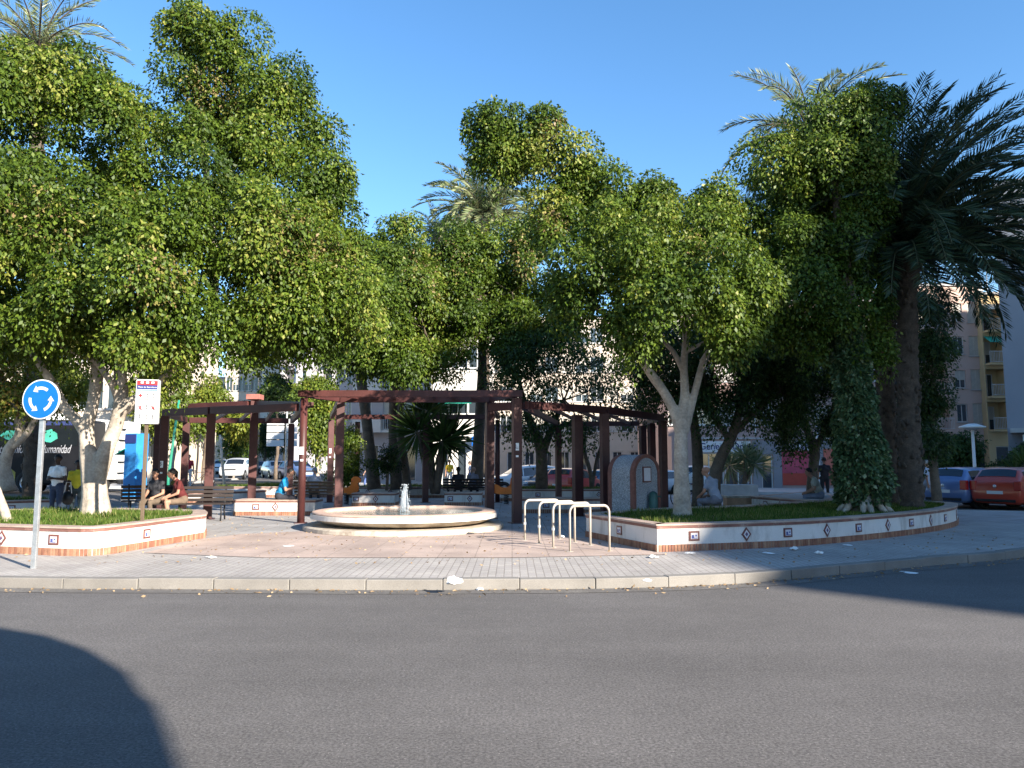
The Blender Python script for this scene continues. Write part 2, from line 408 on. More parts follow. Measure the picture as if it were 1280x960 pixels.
def crown_points(blobs, rng, sub_r=(0.3, 0.6), k_sub=5.0, dens=420, droop=0.8, boost=5.6, zsc=0.85, shell=(0.5, 1.04)):
    """blobs: (centre, radius). Leaf positions on many drooping sprays that cover the blobs."""
    C = np.array([tuple(b[0]) for b in blobs]); Rr = np.array([b[1] for b in blobs])
    PP = []; DD = []; TT = []; OO = []
    for i in range(len(C)):
        ns = max(6, int(0.50 * k_sub * Rr[i] ** 2 / (np.mean(sub_r) ** 2)))
        d = norm(rng.normal(size=(ns, 3)))
        rad = Rr[i] * rng.uniform(shell[0], shell[1], size=(ns, 1))
        pos = C[i] + d * rad
        for j in range(ns):
            dist = np.linalg.norm(pos[j] - C, axis=1) / Rr
            if (dist < 0.5).any(): continue
            rs = rng.uniform(*sub_r) * rng.choice([0.65, 0.9, 1.1, 1.35])
            n = int(boost * dens * rs * rs * rng.uniform(0.75, 1.25))
            dn = norm(rng.normal(size=(n, 3)) + np.array([0, 0, 0.15]))
            rr = rs * rng.uniform(0.45, 1.06, size=(n, 1)) ** 0.5
            out_ = rng.random((n, 1)) < 0.02
            rr = np.where(out_, rs * rng.uniform(1.0, 1.25, size=(n, 1)), rr)
            p = pos[j] + dn * rr * np.array([1, 1, zsc]) * rng.uniform(0.75, 1.25, 3)
            hang = rng.random(n) < 0.28
            p[hang, 2] -= rng.random(hang.sum()) * rs * 0.9
            t = dn * 0.55 + np.array([0, 0, -droop]) + rng.normal(size=(n, 3)) * 0.45
            PP.append(p); DD.append(t); OO.append(norm(dn + 0.45 * d[j] + np.array([0, 0, 0.25])))
            TT.append(np.clip(rng.normal(0.42 + rng.normal() * 0.17, 0.2, n), 0, 0.93))
    return np.concatenate(PP), np.concatenate(DD), np.concatenate(TT), np.concatenate(OO)

def px_blobs(lst, Y0):
    out = []
    for b in lst:
        Y = Y0 + (b[3] if len(b) > 3 else 0)
        out.append((W(b[0], b[1], Y), b[2] * 0.93 * Y / FPX))
    return out

def limb(mb, a, b, r0, r1, rng, n=8, seg=5, sag=0.12):
    a = Vector(a); b = Vector(b); path = []; rad = []
    off = Vector((rng.normal(), rng.normal(), rng.normal() * 0.4)) * (b - a).length * sag
    for i in range(seg + 1):
        t = i / seg
        path.append(a.lerp(b, t) + off * math.sin(math.pi * t)); rad.append(r0 + (r1 - r0) * t)
    mb.tube(path, rad, n)

def make_tree(label, base, blobs, limbs, material, bark, seed, leaf=(0.086, 0.05), group=None, name='tree', cat='tree', vox=None, sub_limbs=True, brown=None, **kw):
    """limbs: list of (points, radii) in world space"""
    rng = np.random.default_rng(seed)
    base = Vector(base)
    root = thing(name, label, cat, base, 0, group)
    mb = MB()
    ends = []
    for pts, rad in limbs:
        pts = [Vector(p) for p in pts]
        # smooth the polyline
        q = []; rr = []
        for i in range(len(pts) - 1):
            for t in (0, 0.33, 0.66):
                p0 = pts[max(i - 1, 0)]; p1 = pts[i]; p2 = pts[i + 1]; p3 = pts[min(i + 2, len(pts) - 1)]
                q.append(0.5 * ((2 * p1) + (p2 - p0) * t + (2 * p0 - 5 * p1 + 4 * p2 - p3) * t * t + (3 * p1 - p0 - 3 * p2 + p3) * t ** 3))
                rr.append((rad[i] + (rad[i + 1] - rad[i]) * t) * (1 + rng.normal() * 0.035))
        q.append(pts[-1]); rr.append(rad[-1]); ends.append((pts[-1], rad[-1]))
        mb.tube([p - base for p in q], rr, 12)
    if vox is None:
        tr = mb.build('trunk', bark, root, smooth=True)
    else:
        tr = mb.build('trunk', bark, root, smooth=True); remesh(tr, vox, 3)
    if sub_limbs and ends:
        m2 = MB()
        for c, r in blobs:
            e = min(ends, key=lambda k: (k[0] - Vector(c)).length)
            if (e[0] - Vector(c)).length > 2.2: continue
            limb(m2, e[0] - base, Vector(c) - base, max(0.02, e[1] * 0.5), 0.012, rng, 6)
            for k in range(5):
                d = Vector(rng.normal(size=3)); d.normalize()
                limb(m2, Vector(c) - base, Vector(c) + d * r * 0.85 - base, 0.02, 0.006, rng, 4, 3)
        if m2.v: m2.build('branches', M['bark_dark'], root, smooth=True)
    P, D, T, O = crown_points(blobs, rng, **kw)
    if brown:
        for (bc, br, frac) in brown:
            d = np.linalg.norm(P - np.array(bc), axis=1)
            k = (d < br) & (rng.random(len(P)) < frac * .6); T[k] = rng.uniform(0.94, 1.0, k.sum())
    n = len(P); L = rng.uniform(0.6, 1.4, n) * leaf[0]; print('leaves', seed, n)
    leaf_object('crown', P - np.array(base), D, L, L * leaf[1] / leaf[0], T, material, root, rng=rng, O=O)
    return root

def fronds(center, n, length, rng, e_range=(-0.5, 1.4), droop=1.5, leaflet=0.5, wid=0.035, pairs=46, azs=None, vee=0.35):
    """pinnate palm fronds: leaflet arrays + rachis tubes (relative to nothing: world space)"""
    P = []; D = []; Ls = []; Ws = []; mb = MB()
    c = Vector(center)
    for i in range(n):
        if azs: az, e0 = azs[i % len(azs)]; az += rng.normal() * 0.12; e0 += rng.normal() * 0.1
        else:
            az = i * 2.39996 + rng.normal() * 0.15
            e0 = e_range[0] + (e_range[1] - e_range[0]) * ((i + 0.5) / n) ** 1.15
        Lf = length * rng.uniform(0.85, 1.1); dr = droop * rng.uniform(0.75, 1.2) * (0.62 + 0.38 * math.cos(min(e0, 1.5)))
        pts = [c.copy()]; seg = 14; dirs = []
        tw = rng.normal() * 0.3
        for s in range(seg):
            e = e0 - dr * ((s + 0.5) / seg) ** 1.4
            d = Vector((math.cos(e) * math.cos(az), math.cos(e) * math.sin(az), math.sin(e)))
            dirs.append(d); pts.append(pts[-1] + d * Lf / seg)
        mb.tube(pts, [0.035 * (1 - 0.85 * k / seg) + 0.004 for k in range(seg + 1)], 5)
        for k in range(pairs):
            s = 0.13 + 0.87 * (k + rng.random() * 0.5) / pairs
            x = min(s * seg, seg - 0.001); a = int(x); f = x - a
            p = pts[a].lerp(pts[a + 1], f); d = dirs[a]
            side = d.cross(Vector((0, 0, 1)))
            if side.length < 0.1: side = Vector((math.sin(az), -math.cos(az), 0))
            side.normalize(); up = side.cross(d)
            side = side * math.cos(tw) + up * math.sin(tw); up = side.cross(d)
            ll = leaflet * (0.35 + 0.65 * math.sin(math.pi * min(1, 0.15 + s * 0.8))) * rng.uniform(0.85, 1.1)
            for sg in (-1, 1):
                v = d * (0.55 + 0.5 * s) + side * sg * 0.8 + up * vee + Vector((0, 0, -0.22)) + Vector(rng.normal(size=3)) * 0.07
                P.append(p); D.append(v); Ls.append(ll); Ws.append(wid)
    return np.array(P), np.array(D), np.array(Ls), np.array(Ws), mb

def shift(mb, b):
    mb.v = [(p[0] - b[0], p[1] - b[1], p[2] - b[2]) for p in mb.v]; return mb

def make_palm(label, base, top, r0, r1, n, length, seed, material, group=None, cat='palm tree', lean=0.0, dry=0, trunk=True, **kw):
    rng = np.random.default_rng(seed); base = Vector(base); top = Vector(top)
    root = thing('palm_tree', label, cat, base, 0, group)
    mb = MB(); seg = 60; path = []; rad = []
    for i in range(seg + 1):
        t = i / seg; p = base.lerp(top, t) + Vector((1, 0, 0)) * lean * math.sin(math.pi * t)
        path.append(p - base); rr = r0 + (r1 - r0) * t
        if t > 0.86: rr *= 1 + (t - 0.86) * 3.5
        rad.append(rr * (1 + (0.09 if i % 2 else -0.05) + rng.normal() * 0.03))
    mb.tube(path, rad, 14)
    # old leaf bases
    for i in range(int(150 * (top - base).length / 8)):
        t = rng.random() ** 0.7; p = base.lerp(top, t) + Vector((1, 0, 0)) * lean * math.sin(math.pi * t) - base
        a = rng.random() * 6.28; rr = r0 + (r1 - r0) * t
        if t > 0.86: rr *= 1 + (t - 0.86) * 3.5
        q = p + Vector((math.cos(a), math.sin(a), 0)) * rr * 0.9
        mb.tube([q, q + Vector((math.cos(a) * 0.07, math.sin(a) * 0.07, 0.13))], [0.06, 0.025], 5)
    mb.build('trunk', M['palm_bark'], root, smooth=True)
    P, D, Ls, Ws, rm = fronds(top, n, length, rng, **kw)
    shift(rm, base).build('frond_stalks', M['stalk'] if material is M['palm_leaf'] else M['palm_bark'], root, smooth=True)
    T = np.clip(rng.normal(0.5, 0.25, len(P)), 0, 1)
    leaf_object('crown', P - np.array(base), D, Ls, Ws, T, material, root, fold=0.1, rng=rng)
    if dry:
        P, D, Ls, Ws, rm = fronds(top - Vector((0, 0, 0.2)), dry, length * 0.8, rng, e_range=(-1.3, -0.4), droop=0.9, leaflet=0.3, wid=0.02)
        leaf_object('dry_fronds', P - np.array(base), D, Ls, Ws, rng.random(len(P)), M['dry_leaf'], root, fold=0.1, rng=rng)
    return root

def make_yucca(label, base, heads, blade, seed, name='yucca', cat='yucca', material=None, n=110, stem_r=0.09, bark=None):
    rng = np.random.default_rng(seed); base = Vector(base)
    root = thing(name, label, cat, base)
    mb = MB(); P = []; D = []; Ls = []
    for h in heads:
        h = Vector(h)
        limb(mb, Vector((rng.normal() * 0.05, rng.normal() * 0.05, -0.05)), h - base, stem_r * 1.3, stem_r * 0.8, rng, 8, 6, 0.05)
        d = norm(rng.normal(size=(n, 3)) + np.array([0, 0, 0.45]))
        P.append(np.array(h - base) + d * 0.06); D.append(d + np.array([0, 0, -0.12])); Ls.append(blade * rng.uniform(0.75, 1.1, n))
    mb.build('trunk', bark or M['bark_dark'], root, smooth=True)
    P = np.concatenate(P); Ls = np.concatenate(Ls)
    leaf_object('leaves', P, np.concatenate(D), Ls, Ls * 0.075, np.clip(rng.normal(0.5, 0.22, len(P)), 0, 1), material or M['dark_leaf'], root, fold=0.2, rng=rng)
    return root

def grass_patch(label, poly_fn, n, seed, h=(0.06, 0.16), z=0.5, material=None):
    rng = np.random.default_rng(seed)
    P = poly_fn(rng, n)
    w_ = np.sin(P[:, 0] * 2.3 + 1.3 * np.sin(P[:, 1] * 1.7)) * np.sin(P[:, 1] * 2.9 + seed) + .5 * np.sin(P[:, 0] * 6.1 + P[:, 1] * 4.7)
    P = P[rng.random(len(P)) < np.clip(.75 + .45 * w_, .12, 1)]; n = len(P)
    w_ = np.sin(P[:, 0] * 1.9 + seed) * np.sin(P[:, 1] * 2.1)
    D = norm(rng.normal(size=(n, 3)) * np.array([0.45, 0.45, 0.1]) + np.array([0, 0, 1]))
    L = rng.uniform(*h, n) * (1 + .35 * w_)
    o = leaf_object('grass', P, D, L, np.full(n, 0.012) + L * 0.02, np.clip(rng.normal(0.5 + .15 * w_, 0.27, n), 0, 1), material or M['grass'], None, rng=rng)
    return tag(o, label, 'grass', kind='stuff')

def in_poly(P, poly):
    x, y = P[:, 0], P[:, 1]; ins = np.zeros(len(P), bool); n = len(poly); j = n - 1
    for i in range(n):
        xi, yi = poly[i][:2]; xj, yj = poly[j][:2]
        ins ^= ((yi > y) != (yj > y)) & (x < (xj - xi) * (y - yi) / (yj - yi + 1e-12) + xi); j = i
    return ins

# ================================================================== the setting
def lift(x, y):
    """the ground away from the plaza rises a little on the left and dips on the right"""
    c = lambda t: max(0.0, min(1.0, t))
    s = lambda t: c(t) * c(t) * (3 - 2 * c(t))
    return 0.35 * s((-x - 9) / 6) * s((y - 24) / 7) - 0.25 * s((x + 6) / 10) * s((y - 38) / 8)

xs = [-700, -300, -120, -60] + [-50 + 2.5 * i for i in range(41)] + [60, 120, 300, 700]
ys = [-400, -120, -40, -10] + [2.5 * i for i in range(33)] + [100, 140, 250, 500, 1200]
mb = MB()
mb.v = [(x, y, lift(x, y)) for y in ys for x in xs]
nx = len(xs)
mb.f = [[j * nx + i, j * nx + i + 1, (j + 1) * nx + i + 1, (j + 1) * nx + i] for j in range(len(ys) - 1) for i in range(nx - 1)]
mb.m = [0] * len(mb.f)
struct(mb.build('road', M['asphalt'], smooth=True))

def cat_open(pts, n=6):
    pts = [Vector(p) for p in pts]; out = []
    for i in range(len(pts) - 1):
        p0 = pts[max(i - 1, 0)]; p1 = pts[i]; p2 = pts[i + 1]; p3 = pts[min(i + 2, len(pts) - 1)]
        for k in range(n):
            t = k / n
            out.append(0.5 * ((2 * p1) + (p2 - p0) * t + (2 * p0 - 5 * p1 + 4 * p2 - p3) * t * t + (3 * p1 - p0 - 3 * p2 + p3) * t ** 3))
    out.append(pts[-1]); return out

PZ = 0.13
front = [Vector((-36, 26, 0)), Vector((-27, 17.2, 0)), Vector((-18, 12.9, 0)), Vector((-12, 11.3, 0)), G(0, 735, 0), G(250, 737, 0), G(500, 738, 0), G(760, 736, 0), G(930, 729.5, 0), G(1050, 718.5, 0), G(1160, 708, 0), G(1280, 697, 0), Vector((12.3, 16.2, 0)), Vector((15.6, 19.6, 0)), Vector((17.2, 22.6, 0)), Vector((16.2, 24.6, 0)), Vector((13.2, 25.6, 0))]
kerb_line = cat_open(front, 8)
back = [Vector((12.6, 30, 0)), Vector((12.5, 36, 0)), Vector((4, 38, 0)), Vector((-10, 38, 0)), Vector((-13.5, 37, 0)), Vector((-13.5, 24.5, 0)), Vector((-22, 24, 0)), Vector((-33, 27.5, 0))]
plaza_poly = kerb_line + back

def poly_sheet(name, poly, z, m, thick=None):
    mb = MB()
    if thick: mb.prism([(p.x, p.y) for p in poly], z - thick, z)
    else: mb.add([(p[0], p[1], z) for p in poly], [tuple(range(len(poly)))])
    o = mb.build(name, m, fix=True); return struct(o)

def offset_line(pts, d, closed=False):
    n = len(pts); out = []
    for i in range(n):
        a = pts[i - 1] if (i > 0 or closed) else pts[i]; b = pts[(i + 1) % n] if (i < n - 1 or closed) else pts[i]
        t1 = (Vector(pts[i]) - Vector(a)); t2 = (Vector(b) - Vector(pts[i])); t1.z = t2.z = 0
        if t1.length < 1e-6: t1 = t2
        if t2.length < 1e-6: t2 = t1
        t1.normalize(); t2.normalize()
        n1 = Vector((-t1.y, t1.x, 0)); n2 = Vector((-t2.y, t2.x, 0)); m = n1 + n2
        m = m.normalized() if m.length > 1e-6 else n1
        k = d / max(0.4, m.dot(n1))
        out.append(Vector((pts[i][0], pts[i][1], 0)) + m * k)
    return out

inner_kerb = offset_line(kerb_line, 0.17)
sheet_poly = inner_kerb + back
poly_sheet('plaza_paving', sheet_poly, PZ, M['greypave'], 0.4)
band_in = [G(1275, 655, PZ), G(1215, 652, PZ), G(1190, 662, PZ), G(1000, 684, PZ), G(835, 694, PZ), G(640, 698, PZ), G(330, 698, PZ), G(180, 692, PZ), G(60, 696, PZ), G(-200, 690, PZ), Vector((-20, 16, 0))]
ik = [p for p in inner_kerb if -21 < p.x and p.y < 22.6]
poly_sheet('pavement', ik + [p for p in band_in], PZ + 0.004, M['sidewalk'])
pink = [(180, 691.5), (330, 697.5), (640, 697.5), (833, 693.5), (740, 674), (690, 668), (640, 664), (385, 664), (300, 668), (255, 674)]
poly_sheet('paving_band', [G(a, b, PZ) for a, b in pink], PZ + 0.008, M['pinkpave'])

# kerb stones: one run of blocks with open joints
rk = random.Random(5)
mb = MB(); acc = 0.0; i = 0
L_ = [0.0]
for a, b in zip(kerb_line[:-1], kerb_line[1:]): L_.append(L_[-1] + (b - a).length)
def along(line, lens, s):
    for k in range(len(lens) - 1):
        if s <= lens[k + 1] or k == len(lens) - 2:
            t = (s - lens[k]) / max(1e-6, lens[k + 1] - lens[k]); return line[k].lerp(line[k + 1], t)
s = 0.0
while s < L_[-1] - 0.5:
    p = along(kerb_line, L_, s + 0.006); q = along(kerb_line, L_, min(L_[-1], s + 0.999))
    d = (q - p).normalized(); nrm = Vector((-d.y, d.x, 0))
    dz = rk.uniform(-0.006, 0.006); dn = rk.uniform(-0.006, 0.006)
    c = (p + q) / 2 + nrm * (0.085 + dn); c.z = 0.02 + dz
    mb.box(c, ((q - p).length, 0.175, 0.24), math.atan2(d.y, d.x)); s += 1.0
struct(mb.build('kerb', M['kerb'], bevel=0.012))
gl = offset_line(kerb_line, -0.30); gi = offset_line(kerb_line, 0.0)
gm_ = mat('dusty gutter', (0.150, 0.138, 0.125), 0.9, var=0.3, scale=2.5, fine=0.35, fscale=40, bump=0.4, stain=((0.122, 0.113, 0.107), 1.6, 0.42, 1.0))
mb = MB(); ng = len(gl); mb.v = [(p.x, p.y, 0.005) for p in gl] + [(p.x, p.y, 0.005) for p in gi]; mb.f = [[k, k + 1, ng + k + 1, ng + k] for k in range(ng - 1)]; mb.m = [0] * (ng - 1)
struct(mb.build('gutter', gm_, fix=True))
# gutter strip: dirty edge of the carriageway is left to the asphalt; far pavements in front of the shops
def far_pavement(poly, z=0.12):
    mb = MB(); top = [(p[0], p[1], lift(*p) + z) for p in poly]; bot = [(p[0], p[1], lift(*p) - 0.3) for p in poly]
    n = len(poly)
    mb.add(top + bot, [tuple(range(n))] + [(i, n + i, n + (i + 1) % n, (i + 1) % n) for i in range(n)])
    struct(mb.build('pavement', M['concrete'], fix=True))
far_pavement([(-12, 47), (0, 46.5), (10, 46.5), (26, 46.5), (27, 60), (-12, 60)])
far_pavement([(30, 60), (60, 52), (70, 60), (40, 80)])
far_pavement([(-60, 36), (-19, 39), (-21, 60), (-70, 60)])

# ================================================================== planters
def edge_hit(outline, px):
    """nearest point of a closed outline on the sight line through pixel column px, and its outward normal"""
    k = (px - 640) / FPX / (math.cos(TILT) - 0.0)
    best = None; n = len(outline)
    for i in range(n):
        a = outline[i]; b = outline[(i + 1) % n]
        fa = a[0] - k * a[1]; fb = b[0] - k * b[1]
        if fa * fb <= 0 and abs(fa - fb) > 1e-9:
            t = fa / (fa - fb); p = Vector((a[0] + (b[0] - a[0]) * t, a[1] + (b[1] - a[1]) * t, 0))
            if p.y > 0 and (best is None or p.y < best[0].y):
                d = Vector((b[0] - a[0], b[1] - a[1], 0)).normalized(); best = (p, Vector((d.y, -d.x, 0)))
    return best

TILE = {}
def tile_mesh(kind):
    if kind in TILE: return TILE[kind]
    mb = MB()
    if kind == 'diamond':
        def dia(r, y0, y1, mi):
            mb.cur = mi
            mb.add([(r * 0.8, y0, 0), (0, y0, r), (-r * 0.8, y0, 0), (0, y0, -r), (r * 0.8, y1, 0), (0, y1, r), (-r * 0.8, y1, 0), (0, y1, -r)],
                   [(4, 5, 6, 7), (0, 1, 5, 4), (1, 2, 6, 5), (2, 3, 7, 6), (3, 0, 4, 7)])
        dia(0.125, 0, -0.012, 0); dia(0.078, -0.01, -0.015, 1); dia(0.04, -0.012, -0.018, 0); dia(0.018, -0.014, -0.021, 2)
    else:
        mb.cur = 0; mb.box((0, -0.006, 0), (0.20, 0.012, 0.165))
        mb.cur = 1; mb.box((0, -0.0125, 0), (0.135, 0.006, 0.105))
        mb.cur = 2; mb.box((-0.03, -0.0165, -0.008), (0.045, 0.004, 0.05)); mb.box((0.032, -0.0165, 0.006), (0.03, 0.004, 0.03)); mb.box((0.0, -0.0165, -0.038), (0.11, 0.004, 0.012))
    TILE[kind] = mb.mesh('decor_tile', [M['tile_brown'], M['tile_white'], M['tile_blue']]); return TILE[kind]

def planter(label, outline, z0=PZ, h=0.47, tiles=(), soil=True, cop=0.08, brick=0.12, group=None, name='planter', seed=1, solid=False, lit_cop=True):
    """outline: closed, counter-clockwise. White wall, brick foot, terracotta coping, decorative tiles"""
    out = [Vector((p[0], p[1], 0)) for p in outline]
    ar = sum(out[i].x * out[(i + 1) % len(out)].y - out[(i + 1) % len(out)].x * out[i].y for i in range(len(out)))
    if ar < 0: out.reverse()
    c = sum(out, Vector()) / len(out)
    root = thing(name, label, 'planter', (c.x, c.y, z0), 0, group)
    loc = [p - c for p in out]; n = len(loc)
    inn = offset_line(loc, 0.2, True); co = offset_line(loc, -0.025, True); ci = offset_line(loc, 0.27, True)
    def ring(mb, o, i, za, zb):
        vs = [(p.x, p.y, za) for p in o] + [(p.x, p.y, zb) for p in o] + [(p.x, p.y, zb) for p in i] + [(p.x, p.y, za) for p in i]
        fs = []
        for k in range(n):
            k2 = (k + 1) % n
            fs += [(k, k2, n + k2, n + k), (n + k, n + k2, 2 * n + k2, 2 * n + k), (2 * n + k, 2 * n + k2, 3 * n + k2, 3 * n + k), (3 * n + k, 3 * n + k2, k2, k)]
        mb.add(vs, fs)
    mb = MB(); ring(mb, loc, inn, 0.0, h - cop); mb.build('wall', M['plaster'], root)
    mb = MB(); ring(mb, offset_line(loc, -0.012, True), offset_line(loc, 0.262, True), h - cop + 0.001, h - 0.03)
    mb.build('coping_edge', M['terracotta'], root)
    mb = MB(); ring(mb, co, ci, h - 0.029, h); mb.build('coping', M['coping'], root)
    # soldier course of bricks
    rb = random.Random(seed); mb = MB(); mb.cur = 3
    bo = offset_line(loc, -0.012, True)
    ring(mb, bo, loc, -0.01, brick - 0.005)
    for k in range(n):
        a = loc[k]; b = loc[(k + 1) % n]; L = (b - a).length
        if L < 0.03: continue
        m = max(1, round(L / 0.062)); d = (b - a).normalized(); nn = Vector((d.y, -d.x, 0)); rz = math.atan2(d.y, d.x)
        for j in range(m):
            p = a + d * (L * (j + 0.5) / m) + nn * 0.012; p.z = brick / 2 - 0.003
            mb.cur = rb.choice((0, 0, 1, 1, 2)); mb.box(p, (L / m - 0.012, 0.022, brick), rz)
    mb.build('brick_course', [M['brick_a'], M['brick_b'], M['brick_c'], M['mortar']], root)
    for px, kind in tiles:
        r = edge_hit(out, px)
        if not r: continue
        p, nn = r
        t = bpy.data.objects.new('decor_tile', tile_mesh(kind)); COL.objects.link(t); t.parent = root
        q = p - c + nn * 0.002; t.location = (q.x, q.y, (h - cop + brick) / 2)
        t.rotation_euler = (0, 0, math.atan2(nn.y, nn.x) + math.pi / 2)
    if soil:
        mb = MB(); mb.prism([(p.x, p.y) for p in inn], 0.02, h - 0.07); mb.build('soil', M['soil'], root, fix=True)
    elif solid:
        mb = MB(); mb.prism([(p.x, p.y) for p in inn], 0.02, h - 0.012); mb.build('seat_slab', M['concrete'], root, fix=True)
    return root, out

# left planter
lo = cat_open([G(60, 694, PZ), G(115, 695, PZ), G(165, 688, PZ), G(205, 681, PZ), G(255, 672.5, PZ)], 4) + \
     [G(257, 668, PZ), Vector((-6.9, 17.5, 0)), Vector((-9, 18.2, 0)), Vector((-13, 17.6, 0)), Vector((-15.5, 15.5, 0)), Vector((-13, 13.4, 0)), G(-40, 690, PZ)]
pl_left, lo_out = planter('white walled planter with brick foot and bright grass, behind the round blue sign', lo, tiles=[(15, 'diamond'), (79, 'rect'), (192, 'rect'), (-25, 'rect')], seed=3)
# right planter
ro = [G(822, 690, PZ)] + cat_open([G(823, 690, PZ), G(900, 687.3, PZ), G(1000, 682.5, PZ), G(1080, 675.5, PZ), G(1150, 667, PZ), G(1185, 660.5, PZ), G(1197, 655, PZ), Vector((11.7, 20.9, 0)), Vector((11.0, 22.0, 0)), Vector((9.6, 22.3, 0)), Vector((7.5, 21.0, 0)), Vector((5.6, 19.4, 0)), Vector((3.6, 18.3, 0)), G(735, 669, PZ)], 6) + [G(733, 671, PZ)]
pl_right, ro_out = planter('long curved white planter with tile panels and dark grass, holding the palms on the right', ro,
        tiles=[(772, 'rect'), (863, 'rect'), (927, 'diamond'), (978, 'rect'), (1026, 'diamond'), (1065, 'rect'), (1101, 'diamond'), (1130, 'rect'), (1154, 'diamond'), (1172, 'rect'), (1186, 'diamond'), (1193.5, 'rect')], seed=4)

def poly_sampler(poly, inset=0.25):
    inner = offset_line(poly, inset, True)
    xs_ = [p.x for p in inner]; ys_ = [p.y for p in inner]
    def fn(rng, n):
        P = np.empty((n, 3)); P[:, 0] = rng.uniform(min(xs_), max(xs_), n); P[:, 1] = rng.uniform(min(ys_), max(ys_), n)
        P[:, 2] = PZ + 0.40
        return P[in_poly(P, [(p.x, p.y) for p in inner])]
    return fn
grass_patch('bright sunlit grass growing in the left white planter', poly_sampler(lo_out), 42000, 11)
grass_patch('dark shaded grass growing in the long right planter', poly_sampler(ro_out), 65000, 12, (0.05, 0.14))

def rect_out(px0, px1, Y, depth, skew=0.0):
    x0 = XX(px0, Y); x1 = XX(px1, Y)
    return [Vector((x0, Y, 0)), Vector((x1, Y + skew, 0)), Vector((x1, Y + depth + skew, 0)), Vector((x0, Y + depth, 0))]
seats = 'low white seat walls inside the plaza'
planter('low shaded seat wall with tiles under the man in the blue shirt', rect_out(294, 395, 22.6, 0.9), tiles=[(325, 'rect'), (349, 'diamond')], soil=False, solid=True, group=seats, h=0.45, name='seat_wall')
planter('low tiled seat wall left of the fountain jet, behind the yellow rocking toy', rect_out(441, 494, 27.5, 1.0), tiles=[(448, 'rect'), (472, 'diamond')], soil=False, solid=True, group=seats, h=0.45, name='seat_wall')
planter('low tiled seat wall right of the fountain jet, in front of the dark bench', rect_out(556, 602, 27.8, 1.0), tiles=[(564, 'rect'), (588, 'diamond')], soil=False, solid=True, group=seats, h=0.45, name='seat_wall')
planter('low seat wall directly behind the bicycle racks', rect_out(650, 762, 23.6, 0.9), tiles=[(682, 'rect')], soil=False, solid=True, group=seats, h=0.45, name='seat_wall')
pb, pbo = planter('long low planter at the back left, grass on top, cars behind it', rect_out(262, 412, 34.2, 1.8), tiles=[(300, 'rect'), (380, 'diamond')], group='back planters')
grass_patch('sunlit grass strip in the back left planter', poly_sampler(pbo), 9000, 13, (0.1, 0.25))
pb, pbo = planter('long low planter at the back centre, behind the seat wall and the palms', rect_out(438, 605, 33.8, 2.2), tiles=[(462, 'diamond'), (490, 'diamond')], group='back planters')
grass_patch('shaded grass strip in the back centre planter', poly_sampler(pbo), 7000, 14, (0.1, 0.22))
pb, pbo = planter('long low planter behind the bicycle racks, slim trees rising from it', rect_out(626, 764, 31.0, 2.2), tiles=[(672, 'rect'), (747, 'diamond')], group='back planters')
grass_patch('shaded grass in the planter behind the bicycle racks', poly_sampler(pbo), 9000, 15, (0.08, 0.2))
circ = [Vector((-12.3 + 2.6 * math.cos(a), 30.6 + 1.9 * math.sin(a), 0)) for a in np.linspace(0, 2 * math.pi, 28, endpoint=False)]
planter('round sunlit low planter behind the left pergola', circ, tiles=[], soil=False, solid=True, seed=8, h=0.45, name='seat_wall')
pb, pbo = planter('white planter behind the standing man at the far left, with a leaning tree', [Vector((-22, 22.2, 0)), Vector((-14.2, 21.6, 0)), Vector((-12.9, 22.6, 0)), Vector((-14, 23.6, 0)), Vector((-22, 23.9, 0))], tiles=[(24, 'rect'), (-20, 'diamond')], seed=9)
grass_patch('sunlit grass in the far left planter', poly_sampler(pbo), 16000, 16, (0.1, 0.22))
co_ = cat_open([G(940, 638, PZ), G(1012, 645, PZ), G(1040, 645, PZ), G(1052, 639, PZ), G(1035, 632, PZ), G(1000, 630, PZ)], 5)
planter('low curved seat wall beyond the right planter, seated man on its end', co_, tiles=[(952, 'rect'), (970, 'diamond'), (988, 'rect')], soil=False, solid=True, seed=10, h=0.45, name='seat_wall')

# concrete and wooden blocks beyond
o = MB().box((0, 0, 0.3), (1.75, 0.7, 0.6)).build('seat_block', M['concrete'], bevel=0.02); o.location = (XX(918, 33), 33, PZ); tag(o, 'plain grey concrete block in front of the spiky potted palms', 'block')
t = thing('bench', 'low bench with white top and timber front behind the bald man', 'bench', (XX(925, 25.5), 25.5, PZ))
MB().box((0, 0, 0.19), (1.05, 0.5, 0.38)).build('timber_front', M['wood_light'], t, bevel=0.01); MB().box((0, 0, 0.415), (1.12, 0.56, 0.07)).build('seat', M['stone'], t, bevel=0.01)

# ================================================================== fountain
FC = Vector((XX(507, 18.4), 18.4, PZ))
f = thing('fountain', 'round stone fountain with raised bowl, full of water with a single jet', 'fountain', FC); f.scale = (.96, .96, .79)
rf = 2.22
MB().lathe([(0, -0.05), (rf + 0.16, -0.05), (rf + 0.20, 0.02), (rf + 0.19, 0.11), (rf + 0.15, 0.14), (0, 0.14)], 72).build('plinth', M['stone'], f, smooth=False, bevel=0)
MB().lathe([(1.45, 0.14), (1.70, 0.145), (1.95, 0.2), (2.10, 0.27), (2.14, 0.31)], 96).build('bowl', M['stone'], f, smooth=True)
MB().lathe([(2.14, 0.312), (2.20, 0.318), (2.25, 0.33), (2.24, 0.455), (2.2, 0.462)], 96).build('band', M['plaster'], f)
MB().lathe([(2.20, 0.463), (2.22, 0.48), (2.2, 0.51), (2.15, 0.525), (1.95, 0.525), (1.90, 0.51), (1.88, 0.47), (1.86, 0.2), (0, 0.2)], 96).build('rim', [M['stone_rim']], f, smooth=False)
wm = bpy.data.materials.new('fountain water'); N, L, P = nodes(wm)
